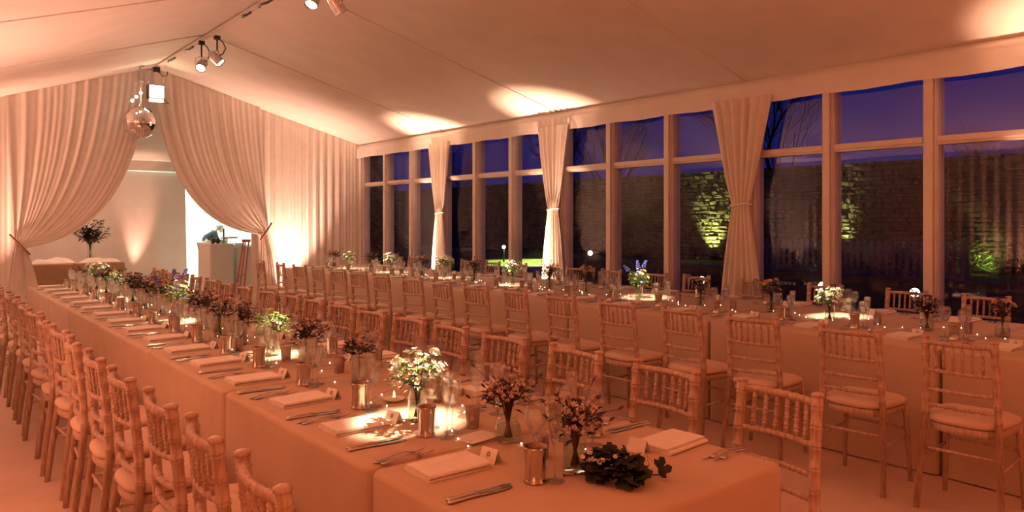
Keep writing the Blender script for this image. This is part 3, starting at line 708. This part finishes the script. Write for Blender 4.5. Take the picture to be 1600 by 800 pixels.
# fairy lights winding between the vases
def fairy(x, y0, y1, seed, lab):
    rg = random.Random(seed); root = empty('fairy_lights', (x, y0, TZ)); pts = []; L = y1-y0; n = int(L/.045)
    for k in range(n+1):
        pts.append((.17*sin(k*.47+seed)*rg.uniform(.6, 1.1)+.04*rg.uniform(-1, 1), L*k/n, .0022+.004*rg.random()))
    stuff(MB().tube(pts, .0006, 3).obj('wire', WIRE, root)); m = MB()
    for p in pts[::2]: m.blob((p[0], p[1], p[2]+.002), .0031, 6, 4)
    stuff(m.obj('bulbs', BULB, root)); tagged(root, lab, 'fairy lights', 'wire strings of fairy lights')
for i, (a, b) in enumerate([(1.75, 4.4), (4.4, 7.1), (7.1, 9.9)]):
    fairy(1.60, a, b, i*3+1, 'fine wire of tiny warm fairy lights, %s along the front table' % ordn[i])
for i, (a, b) in enumerate([(1.55, 4.5), (4.5, 7.4), (7.4, 11.2)]):
    fairy(5.50, a, b, i*5+2, 'fine wire of tiny warm fairy lights, %s along the window table' % ordn[i])

# dark ivy posy lying on the near end of the front table
ivy = empty('ivy_posy', (1.605, 1.515, TZ), .0); tagged(ivy, 'dark ivy posy with tiny white flowers lying flat at the near table end', 'posy')
rg = random.Random(11)
def ivy_leaf(L):
    m = MB(); o = [(0, 0), (.10, .32), (.36, .50), (.48, .24), (.78, .28), (1.0, 0), (.78, -.28), (.48, -.24), (.36, -.50), (.10, -.32)]
    v = [(x*L, y*L, -.10*L*abs(y)*2+.08*L*sin(x*3)) for x, y in o]+[(.4*L, 0, .09*L)]
    m.add(v, [(i, (i+1) % 10, 10) for i in range(10)], False); return m.mesh('leaf', DLEAF)
IV = [ivy_leaf(l) for l in (.034, .046, .060)]
for k in range(130):
    a = rg.uniform(0, 2*PI); rr = .075*math.sqrt(rg.random())
    p = Vector((rr*cos(a)*.72, rr*sin(a)*1.15, (.014+.066*(1-(rr/.078)**2)*rg.uniform(.45, 1.05))))
    p = Vector((p.x*.78+p.y*.62*.3, p.y, p.z))
    o = link('leaf', rg.choice(IV), ivy, p); o.rotation_euler = (rg.uniform(-.7, .7), rg.uniform(-.5, .35), a+rg.uniform(-.7, .7))
for (lx, ly, lz, rz) in [(.085, -.095, .022, -.9), (.075, .02, .045, .9), (.10, -.08, .030, .2)]:
    o = link('leaf', IV[1], ivy, (lx, ly, lz), rz); o.rotation_euler = (.9, -.5, rz)
m = MB(); m.tube([(0, -.02, .012), (.05, -.06, .016), (.09, -.10, .018)], .0022, 5); m.tube([(.02, 0, .02), (.06, .02, .04), (.08, .022, .047)], .0012, 5)
m.tube([(-.01, .02, .01), (-.05, .06, .006), (-.105, .098, .005)], [.0016, .0016, .0022], 5); m.blob((-.105, .098, .006), .0045, 6, 4); m.blob((-.08, .078, .010), .004, 6, 4); m.blob((-.065, .07, .010), .003, 6, 4)
stuff(m.obj('stems', TWIG, ivy))
m = MB(); 
for k in range(7): m.tube([(-.03+.012*k, .02-.02*k, .055), (-.01+.008*k, -.02*k+.03, .083), (.02+.006*k, -.02*k+.02, .06)], .0009, 4)
stuff(m.obj('tendrils', TWIG, ivy))
for k in range(15):
    o = link('flower', FL['white'], ivy, (-.050+.020*rg.uniform(-1, 1)+.035*(k % 4 == 0), .02+.04*rg.uniform(-1, 1), .050+.022*rg.random())); o.rotation_euler = (rg.uniform(-.4, .4), -.6, k); o.scale = (.75,)*3

# ------------------------------------------------------------------ ridge: cable, lamps, mirror ball
cab = empty('ridge_cable', (XR, 0, 0)); tagged(cab, 'dark cable run clipped along the ridge of the roof lining', 'cable')
def ridge_seg(a, b):
    n = max(4, int((b-a)/.15)); MB().tube([(.012*sin(k*1.7), a+(b-a)*k/n, 3.935+.008*sin(k*2.3)) for k in range(n+1)], .012, 6).obj('cable_length', BLACK, cab)
for a, b in [(6.7, 7.05), (7.5, 7.75), (7.95, 8.5), (8.75, 9.05), (8.75, 9.0), (11.0, 11.4), (11.9, 12.3)]: ridge_seg(a, b)
MB().box(-.035, .035, 5.6, 12.95, 3.955, 3.969).obj('ridge_track', FRAME, cab)
def lamp_head(y, dx, dz, tgt, e, label, beam=9, energy_col=WARM, lens=.055):
    root = empty('spotlight', (XR+dx, y, 3.93)); tagged(root, label, 'spotlight', 'pin spots along the ridge')
    h = Vector((0, 0, -dz)); d = (Vector(tgt)-root.location-h).normalized()
    m = MB().box(-.035, .035, -.03, .03, -.05, .0); m.tube([(0, 0, -.04), (.0, .0, -dz+.11)], .010, 6); m.obj('clamp', BLACK, root)
    s = d.cross(Vector((0, 0, 1))).normalized()
    m = MB(); m.tube([h+s*.072, h+s*.075+Vector((0, 0, .10)), h+Vector((0, 0, .125)), h-s*.075+Vector((0, 0, .10)), h-s*.072], .008, 5); m.obj('yoke', CHROME, root)
    b = MB().lathe([(.03, -.13), (.05, -.11), (.062, -.04), (.064, .06), (.068, .065), (.068, .075), (.060, .075), (.056, .03), (0, .03)], 16, cap=False).obj('lamp_body', CHROME, root, h)
    b.rotation_euler = d.to_track_quat('Z', 'Y').to_euler()
    l = MB().lathe([(0, .062), (lens, .058), (lens, .05), (0, .045)], 16, cap=False).obj('lens', LENS, root, h); l.rotation_euler = b.rotation_euler
    m = MB(); m.tube([(.02, .02, -.02), (.09, .05, -.06), (.12, .03, -.14), (.07, -.01, -dz+.08), (.02, 0, -dz+.05)], .008, 5); m.obj('power_cable', BLACK, root)
    beam_from(root.location+h+d*.09, [tgt], e, beam, energy_col)
def beam_from(p, tgts, e, size, col):
    for t in tgts: spot(p, t, e, col, size, .85, .035, 'pin_beam')
PINK_ = (1, .80, .55)
lamp_head(10.55, -.02, .33, (1.60, 8.05, .80), 2600, 'silver ridge spotlight of the glowing pair, its lens turned toward the front table', 7)
lamp_head(10.12, .05, .31, (5.55, 8.25, .80), 2600, 'silver ridge spotlight of the glowing pair, its lens turned toward the window table', 7)
lamp_head(6.70, .10, .36, (5.52, 6.85, .80), 2600, 'silver ridge spotlight cut by the top edge of the picture, glowing', 7)
lamp_head(6.98, -.02, .26, (1.60, 5.95, .80), 2600, 'silver ridge spotlight beside the one cut by the picture edge, mostly hidden', 7)
# further pin beams added for the remaining pools, no heads built
beam_from((XR-.05, 9.6, 3.55), [(1.58, 9.05, .80)], 2400, 7, PINK_)
beam_from((XR+.05, 9.9, 3.55), [(5.50, 9.65, .80), (5.46, 10.85, .80)], 2400, 7, PINK_)
beam_from((XR-.05, 3.0, 3.60), [(1.51, 2.44, .80)], 2500, 8, PINK_)
beam_from((XR-.05, 2.9, 3.60), [(1.50, 2.42, .98)], 1300, 5, PINK_)  # extra beam added to brighten the white petals
beam_from((XR-.05, 3.3, 3.60), [(1.64, 4.10, .82)], 2300, 7, PINK_)
beam_from((XR+.05, 3.2, 3.60), [(5.66, 2.98, .80), (5.62, 4.88, .80)], 2700, 7.5, PINK_)
# flood with barn doors
fl_ = empty('flood_lamp', (XR-.03, 12.85, 3.94)); tagged(fl_, 'warm glowing flood lamp with a barn door flap beside the mirror ball', 'lamp')
MB().box(-.05, .05, -.03, .03, -.07, 0).obj('clamp', BLACK, fl_)
MB().tube([(.0, 0, -.06), (.10, 0, -.12), (.13, 0, -.38)], .006, 5).tube([(0, 0, -.06), (-.10, 0, -.12), (-.13, 0, -.38)], .006, 5).obj('yoke', CHROME, fl_)
MB().tube([(.02, -.02, -.05), (.08, -.05, -.14), (.15, -.04, -.12), (.16, -.02, -.05)], .007, 5).obj('power_cable', BLACK, fl_)
fb = MB(); fb.box(-.12, .12, -.02, .12, -.50, -.28); fb.obj('lamp_body', BLACK, fl_)
MB().box(-.105, .105, -.032, -.021, -.485, -.295).obj('lens', FLOODLENS, fl_)
m = MB(); m.add([(-.12, -.03, -.50), (.12, -.03, -.50), (.15, -.17, -.58), (-.15, -.17, -.58), (-.12, -.035, -.508), (.12, -.035, -.508), (.15, -.175, -.588), (-.15, -.175, -.588)], [(0, 1, 2, 3), (7, 6, 5, 4), (0, 4, 5, 1), (2, 6, 7, 3), (1, 5, 6, 2), (0, 3, 7, 4)], False); m.obj('barn_door', BLACK, fl_)
spot((XR-.03, 12.72, 3.55), (3.4, 8.0, 1.0), 120, WARM, 110, 1, .08)
# mirror ball
mb_ = empty('mirror_ball', (2.86, 12.75, 3.03)); tagged(mb_, 'faceted mirror ball hanging from a small motor at the entrance', 'mirror ball')
m = MB(); n1, n2, r = 42, 24, .25
for j in range(n2):
    t0, t1 = PI*j/n2, PI*(j+1)/n2; n = max(6, int(n1*sin((t0+t1)/2)))
    for k in range(n):
        a0, a1 = 2*PI*(k+.04)/n, 2*PI*(k+.96)/n; e = .04*(t1-t0)
        c = [(r*sin(t)*cos(a), r*sin(t)*sin(a), r*cos(t)) for t, a in ((t0+e, a0), (t0+e, a1), (t1-e, a1), (t1-e, a0))]
        m.add(c, [(3, 2, 1, 0)], False)
stuff(m.obj('mirror_tiles', MIRROR, mb_))
MB().blob((0, 0, 0), r*.98, 24, 14).obj('core', mat('ball_core', (.25, .2, .18), .4, .6), mb_)
MB().tube([(0, 0, .245), (0, 0, .66)], .012, 6).obj('hanging_rod', CHROME, mb_)
MB().lathe([(.03, .245), (.035, .25), (.035, .28), (.02, .30), (.014, .50)], 10, cap=False).obj('collar', CHROME, mb_)
MB().box(-.055, .055, -.06, .06, .64, .80).tube([(0, 0, .80), (0, 0, .90)], .01, 5).obj('motor', mat('motor_grey', (.55, .55, .58), .3, .6), mb_)
MB().box(-.05, .05, -.04, .04, .88, .955).obj('clamp', BLACK, mb_)
tl = empty('glint_cluster', (2.76, 12.5, 3.38)); tagged(tl, 'three tiny added glowing beads for reflections just above the mirror ball', 'lamp')
m = MB(); m.tube([(-.07, 0, -.06), (.06, 0, .08), (.06, 0, .60)], .006, 5); m.obj('bracket', CHROME, tl)
for k in range(3): MB().blob((-.07+.06*k, -.02, -.06+.065*k), .022, 8, 5).obj('glint_bead', LENS, tl)  # added beads, their glow stands in for white reflections

# ------------------------------------------------------------------ lobby furniture
tablecloth(1.72, 3.22, 15.5, 16.2, 41, 'tan floor-length cloth on the lobby table seen through the entrance', 1, None, DOCLOTH, .73)
def heap(x, y, sx, sy, h, seed, lab):
    m = MB(); rg = random.Random(seed); p = [rg.uniform(0, 6) for _ in range(4)]
    def fn(a, b):
        u, v = a*2-1, b*2-1; e = max(0, 1-abs(u)**3)*max(0, 1-abs(v)**3)
        return (u*sx, v*sy, .004+h*e*(.65+.25*sin(u*5+p[0]+v*2)+.2*sin(v*7+p[1]-u*3)))
    m.grid(fn, 26, 14)
    m.add([(-sx, -sy, 0), (sx, -sy, 0), (sx, sy, 0), (-sx, sy, 0)], [(3, 2, 1, 0)])
    tagged(m.obj('folded_cloth', NAPK, None, (x, y, .7312)), lab, 'cloth', 'loose cloths on the lobby table')
heap(2.10, 15.85, .36, .25, .10, 2, 'crumpled white cloth at the outer end of the lobby table')
heap(2.84, 15.72, .34, .16, .085, 5, 'crumpled white cloth in front of the tall vase on the lobby table')
v = tagged(MB().lathe([(0, .002), (.055, .002), (.06, .01), (.045, .16), (.062, .33), (.064, .333)], 18, cap=False).obj('glass_vase', VGLASS, None, (2.73, 16.03, .7312)), 'tall waisted glass vase of greenery on the lobby table', 'vase')
g = empty('greenery', (2.73, 16.03, .7312)); tagged(g, 'large dark spray of foliage in the tall lobby vase', 'foliage arrangement')
st = MB(); fo = MB(); rg = random.Random(4)
for k in range(34):
    a = rg.uniform(0, 2*PI); sp = rg.uniform(.05, .30); h = rg.uniform(.52, .84)-sp*.35
    tip = Vector((sp*cos(a)*1.15, sp*sin(a), h)); nk = Vector((.02*cos(a), .02*sin(a), .32))
    st.tube([(-.02*cos(a), -.02*sin(a), .015), nk, nk*.45+tip*.55+Vector((0, 0, .03)), tip], [.003, .003, .0022, .001], 4, False)
    for q in range(11):
        u = rg.uniform(.3, 1.0); p = nk*(1-u)+tip*u
        leaf(fo, p, (cos(a+rg.uniform(-1.3, 1.3)), sin(a+rg.uniform(-1.3, 1.3)), rg.uniform(-.3, .9)), rg.uniform(.07, .13), rg.uniform(.016, .032))
for k in range(5):
    a = PI+rg.uniform(-.4, .4); st.tube([(0, 0, .33), (.2*cos(a), .2*sin(a), .50), (.42*cos(a), .42*sin(a), .52+.04*k)], [.002, .0015, .0008], 4, False)
stuff(st.obj('stems', STEM, g)); stuff(fo.obj('foliage', mat('olive_leaf', (.055, .060, .020), .6, var=.4, scale=12), g))
tablecloth(4.76, 5.24, 15.5, 16.3, 43, 'pale floor-length cloth on the drinks bar by the bright doorway', 0, None, NAPK, 1.04)
tablecloth(5.34, 6.1, 15.65, 16.5, 44, 'pale floor-length cloth on the lower side table behind the easel', 0, None, NAPK, .97)
def bar(name, x, y, z, prof, mt, lab, cat, n=12, grp=None):
    return tagged(MB().lathe(prof, n, cap=False).obj(name, mt, None, (x, y, z)), lab, cat, grp)
for i, (x, nm) in enumerate([(4.86, 'outermost'), (4.955, 'second')]):
    bar('tin', x, 15.62, 1.0405, [(0, 0), (.038, 0), (.038, .10), (.03, .108), (0, .108)], mat('dark_tin', (.10, .06, .05), .4, .4), 'dark drinks tin on the bar, '+nm+' of the pair', 'tin', grp='tins on the bar')
for i, (x, y) in enumerate([(5.05, 15.62), (5.13, 15.66), (5.18, 15.85)]):
    bar('tumbler', x, y, 1.0405, [(0, .002), (.034, .002), (.04, .12), (.039, .12), (.033, .008), (0, .008)], VGLASS, 'clear tumbler on the bar, %s beside the tins' % ordn[i], 'glass', grp='tumblers on the bar')
for k in range(3):
    bar('plate', 5.47, 15.9, .9705+.022*k, [(0, 0), (.07, 0), (.125, .016), (.124, .02), (.07, .006), (0, .006)], CARD, 'white plate in the stack on the side table, %s from the bottom' % ordn[k], 'plate', 20, 'stacked plates')
t = empty('drinks_stand', (5.21, 16.05, 1.0405)); tagged(t, 'small dark stand with a wooden top on the drinks bar', 'stand')
MB().tube([(0, 0, 0), (0, 0, .30)], .018, 8).obj('pole', BLACK, t); MB().box(-.02, .26, -.10, .10, .09, .12).obj('shelf', REDWOOD, t); MB().lathe([(.07, 0), (.07, .012), (.02, .015)], 12).obj('base', BLACK, t)
# easel
e = empty('easel', (5.03, 14.05, 0)); tagged(e, 'red-brown wooden easel standing just inside the entrance', 'easel')
MB().tube([(-.28, 0, 0), (-.07, .10, 1.12)], .014, 6).obj('leg', REDWOOD, e); MB().tube([(-.13, -.03, 0), (.03, .10, 1.14)], .014, 6).obj('leg', REDWOOD, e)
MB().tube([(.0, .55, 0), (-.03, .12, 1.10)], .012, 6).obj('leg', REDWOOD, e); MB().tube([(-.20, .035, .46), (-.055, .03, .50)], .013, 6).obj('crossbar', REDWOOD, e)
MB().box(-.10, .06, .085, .115, 1.10, 1.15).obj('top_block', REDWOOD, e)

# caterer leaning over a counter in the bright tent
def skin_fig(name, pts, edges, mt, parent=None, root=0):
    me = bpy.data.meshes.new(name); me.from_pydata([p[:3] for p in pts], edges, []); me.materials.append(mt)
    o = bpy.data.objects.new(name, me); C.objects.link(o)
    if parent: o.parent = parent
    md = o.modifiers.new('Skin', 'SKIN'); md.use_smooth_shade = True
    for i, p in enumerate(pts):
        r = p[3]; me.skin_vertices[0].data[i].radius = (r, r); me.skin_vertices[0].data[i].use_root = (i == root)
    sb = o.modifiers.new('Sub', 'SUBSURF'); sb.levels = 1; sb.render_levels = 1
    return o
pr = empty('person', (5.95, 19.75, 0)); tagged(pr, 'person in dark shirt leaning forward behind the bar in the bright catering tent', 'person')
pts = [(0, 0, .90, .13), (.06, 0, 1.05, .125), (.16, 0, 1.19, .13), (.24, 0, 1.27, .06), (.30, -.01, 1.30, .055), (.36, -.02, 1.32, .085), (.40, -.03, 1.26, .075), (.42, -.03, 1.20, .045)]
ed = [(i, i+1) for i in range(7)]
def limb(start, chain):
    global pts, ed
    prev = start
    for p in chain: pts.append(p); ed.append((prev, len(pts)-1)); prev = len(pts)-1
    return prev
for s in (-1, 1):
    limb(0, [(0, s*.10, .84, .085), (.02, s*.11, .47, .058), (-.01, s*.11, .08, .042), (.14, s*.12, .035, .035)])
    wr = limb(2, [(.17, s*.19, 1.20, .058), (.24, s*.23, .98, .045), (.42, s*.17, .97, .03), (.48, s*.155, .965, .026), (.52, s*.15, .96, .022)])
    for k in range(4): limb(wr, [(.545, s*(.125+.016*k), .958, .008), (.575, s*(.122+.018*k), .952, .007), (.590+.008*(1 if k in (1, 2) else 0), s*(.122+.019*k), .942, .006)])
    limb(wr-1, [(.515, s*.118, .958, .008), (.535, s*.10, .95, .007)])
skin_fig('body', pts, ed, SKIN, pr)
sp = [(0, 0, .92, .145), (.06, 0, 1.05, .145), (.16, 0, 1.19, .15), (.22, 0, 1.25, .075)]; se = [(0, 1), (1, 2), (2, 3)]
for s in (-1, 1):
    n0 = len(sp); sp += [(.17, s*.19, 1.20, .075), (.24, s*.23, .98, .06), (.38, s*.18, .97, .045)]; se += [(2, n0), (n0, n0+1), (n0+1, n0+2)]
skin_fig('shirt', sp, se, DCLOTH, pr)
tp = [(0, 0, .90, .15)]; te = []
for s in (-1, 1):
    n0 = len(tp); tp += [(0, s*.10, .84, .105), (.02, s*.11, .47, .08), (-.01, s*.11, .10, .065)]; te += [(0, n0), (n0, n0+1), (n0+1, n0+2)]
skin_fig('trousers', tp, te, DCLOTH, pr)
m = MB(); m.blob((.355, -.02, 1.345), (.095, .092, .085), 14, 8); m.obj('hair', HAIR, pr)
m = MB(); 
for s in (-1, 1): m.blob((.425, -.03+s*.032, 1.275), .012, 6, 4)
m.obj('eyes', DCLOTH, pr)
t = empty('counter', (6.62, 19.7, 0)); tagged(t, 'white catering counter in front of the leaning person', 'counter')
MB().box(-.25, .35, -.7, .9, .87, .92).obj('counter_top', WWALL, t)
for sx_, sy_ in ((-.2, -.6), (-.2, .8), (.3, -.6), (.3, .8)): MB().box(sx_-.03, sx_+.03, sy_-.03, sy_+.03, 0, .87).obj('leg', CHROME, t)

# ------------------------------------------------------------------ garden in the dusk
structure(MB().box(7.3, 60, -25, 70, -.12, -.02).obj('lawn', LAWN))
structure(MB().box(7.05, 7.3, -25, 24, -.12, -.01).obj('path', PAVE))
structure(MB().box(13.8, 17.4, 14.6, 19.0, -.019, .012).obj('terrace', PAVE))
gw = structure(MB().box(24.15, 24.6, -20, 60, 0, 3.38).obj('wall_garden', MORTAR))
m = MB(); rg = random.Random(9); z = 0
while z < 3.3:
    h = rg.uniform(.10, .19); y = 0.0
    while y < 34:
        L = rg.uniform(.16, .48); dx = rg.uniform(.0, .11); g = .012
        a, b, c, d = y+g, y+L-g, z+g, z+h-g
        j = lambda: rg.uniform(-.03, .03)
        v = [(24.17, a, c), (24.17, b, c), (24.17, b, d), (24.17, a, d), (24.10-dx+j(), a+.02+j(), c+.015+j()), (24.10-dx+j(), b-.02+j(), c+.015+j()), (24.10-dx+j(), b-.02+j(), d-.015+j()), (24.10-dx+j(), a+.02+j(), d-.015+j())]
        m.add(v, [(4, 7, 6, 5), (0, 4, 5, 1), (1, 5, 6, 2), (2, 6, 7, 3), (3, 7, 4, 0)], False); y += L
    z += h
stuff(m.obj('stonework', STONE, gw))
# picket fence
pf = empty('picket_fence', (18, 0, -.02)); tagged(pf, 'dark weathered picket fence across the garden lawn', 'fence')
pk = MB(); pk.box(-.012, .012, -.045, .045, .06, 1.0); pk.add([(-.012, -.045, 1.0), (.012, -.045, 1.0), (.012, .045, 1.0), (-.012, .045, 1.0), (-.012, 0, 1.07), (.012, 0, 1.07)], [(0, 1, 5, 4), (2, 3, 4, 5), (1, 2, 5), (3, 0, 4)], False)
pm = pk.mesh('picket', PICKET)
for k in range(34): link('picket', pm, pf, (0, 6.6+.165*k, 0))
for z in (.3, .8): MB().box(.013, .05, 6.5, 12.2, z, z+.07).obj('rail', PICKET, pf)
for y in (6.55, 8.4, 10.3, 12.15): MB().box(.051, .13, y-.04, y+.04, 0, 1.0).obj('post', PICKET, pf)
def plant(x, y, r, h, n, seed, mt, lab, cat='plant', grp=None, lw=.18):
    rg = random.Random(seed); root = empty('shrub', (x, y, -.02)); m = MB(); s = MB()
    for k in range(7):
        a = rg.uniform(0, 6.3); s.tube([(0, 0, 0), (r*.4*cos(a), r*.4*sin(a), h*.5), (r*.6*cos(a), r*.6*sin(a), h*.8)], [.02, .012, .006], 4, False)
    for k in range(n):
        a = rg.uniform(0, 2*PI); u = rg.random()**.7; z = h*(.1+.9*rg.random()); rr = r*(rg.random()**.5)*(1-.5*(z/h))
        L = rg.uniform(.10, .24)
        leaf(m, (rr*cos(a), rr*sin(a), z), (cos(a+rg.uniform(-1, 1)), sin(a+rg.uniform(-1, 1)), rg.uniform(-.2, 1)), L, L*lw)
    stuff(s.obj('stems', BARK, root)); stuff(m.obj('foliage', mt, root)); tagged(root, lab, cat, grp)
for i, (x, y, r, h) in enumerate([(22.3, 6.6, .6, .9), (22.2, 9.6, .45, .7), (22.7, 11.2, .6, .9), (22.5, 13.2, .6, .8), (22.6, 14.6, .5, .7), (22.8, 15.8, .6, .9), (22.9, 19.0, .7, 1.0), (22.5, 20.4, .6, .8), (22.8, 22.0, .7, 1.0)]):
    plant(x, y, r, h, 220, 60+i, HEDGE, 'low dark shrub in the border under the stone wall, %s from the right-hand pane' % ordn[i], 'shrub', 'border shrubs under the garden wall')
plant(23.25, 25.5, .55, 3.0, 1400, 80, HEDGE, 'tall climbing shrub lit green against the garden wall', 'shrub', None, .3)
plant(23.2, 8.3, .6, .95, 500, 81, HEDGE, 'low shrub lit yellow at the foot of the garden wall, seen in the last pane', 'shrub', None, .3)
plant(23.62, 11.6, .2, 2.6, 260, 82, HEDGE, 'thin climber lit on the garden wall beside the picket fence', 'shrub', None, .35)
tagged(MB().box(13.5, 14.1, 3.0, 14.35, -.02, .50).obj('planter', DBOX), 'long low dark timber planter at the edge of the lit lawn', 'planter')
def bollard(x, y, h, lab):
    t = empty('garden_lamp', (x, y, -.02)); tagged(t, lab, 'lamp', 'garden bollard lamps')
    MB().tube([(0, 0, 0), (0, 0, h)], .03, 8).obj('post', BLACK, t); MB().blob((0, 0, h+.055), .065, 10, 6).obj('globe', emit('garden_globe', (1, .95, .75), 10), t)
bollard(17.2, 21.75, .50, 'small garden globe lamp, the one seen left of the lit lawn')
bollard(14.6, 14.65, .58, 'small garden globe lamp, the one above the dark planter')
for bx, by, nm in ((10.6, 7.95, 'beside the widest curtain'), (11.1, 6.05, 'beyond the pane next to the widest curtain'), (11.1, 4.68, 'beyond the third pane from the widest curtain')):
    bollard(bx, by, .45, 'low garden globe lamp on the path, '+nm)
def tree(x, y, h, seed, lab):
    rg = random.Random(seed); root = empty('bare_tree', (x, y, -.02)); tagged(root, lab, 'tree', 'bare trees beyond the wall'); mt = MB(); mb = MB()
    def br(p, d, L, r, dep, m):
        n = 4; pts = [p]; q = Vector(p); dd = Vector(d)
        for k in range(n):
            dd = (dd+Vector((rg.uniform(-.18, .18), rg.uniform(-.18, .18), rg.uniform(-.05, .12)))).normalized(); q = q+dd*L/n; pts.append(q.copy())
        m.tube(pts, [r*(1-.55*k/n) for k in range(n+1)], 5 if dep < 2 else 3, False)
        if dep >= 5: return
        for k in range(4 if dep else 8):
            t = rg.uniform(.35, 1.0) if dep else rg.uniform(.4, 1); i = min(n, max(1, int(t*n)))
            a = rg.uniform(0, 6.3); sp = rg.uniform(.4, .9)
            nd = (dd+Vector((cos(a)*sp, sin(a)*sp, rg.uniform(-.1, .35)))).normalized()
            br(pts[i], nd, L*rg.uniform(.5, .72), r*.45, dep+1, mb)
    br(Vector((0, 0, 0)), Vector((0, 0, 1)), h*.5, h*.011, 0, mt)
    mt.obj('trunk', BARK, root); stuff(mb.obj('branches', BARK, root))
for i, (x, y, h) in enumerate([(30, 18.3, 12), (27.5, 25.5, 11), (31, 33.0, 11), (29, 41.0, 10), (40, 14.0, 8)]):
    tree(x, y, h, 200+i, 'bare leafless tree against dusk sky beyond the stone wall, %s planted along it' % ordn[i])
def evergreen(x, y, r, h, seed, lab):
    rg = random.Random(seed); root = empty('evergreen_tree', (x, y, -.02)); tagged(root, lab, 'tree', 'evergreens by the marquee'); m = MB()
    MB().tube([(0, 0, 0), (0, 0, h*.8)], [.14, .04], 7).obj('trunk', BARK, root)
    for k in range(2600):
        z = h*(.04+.96*rg.random()**1.2); a = rg.uniform(0, 6.3); rr = r*(1-z/h*.8)*rg.uniform(.55, 1)
        leaf(m, (rr*cos(a), rr*sin(a), z), (cos(a), sin(a), rg.uniform(-.5, .5)), rg.uniform(.25, .45), .08)
    stuff(m.obj('foliage', DLEAF, root)); tagged(root, lab, 'tree', 'evergreens by the marquee')
evergreen(11.6, 22.6, 1.9, 6.0, 5, 'dark evergreen beyond the glazing, the one near the marquee end wall')
evergreen(14.2, 27.8, 2.1, 6.5, 6, 'dark evergreen beyond the glazing, the one farther out by the lawn')
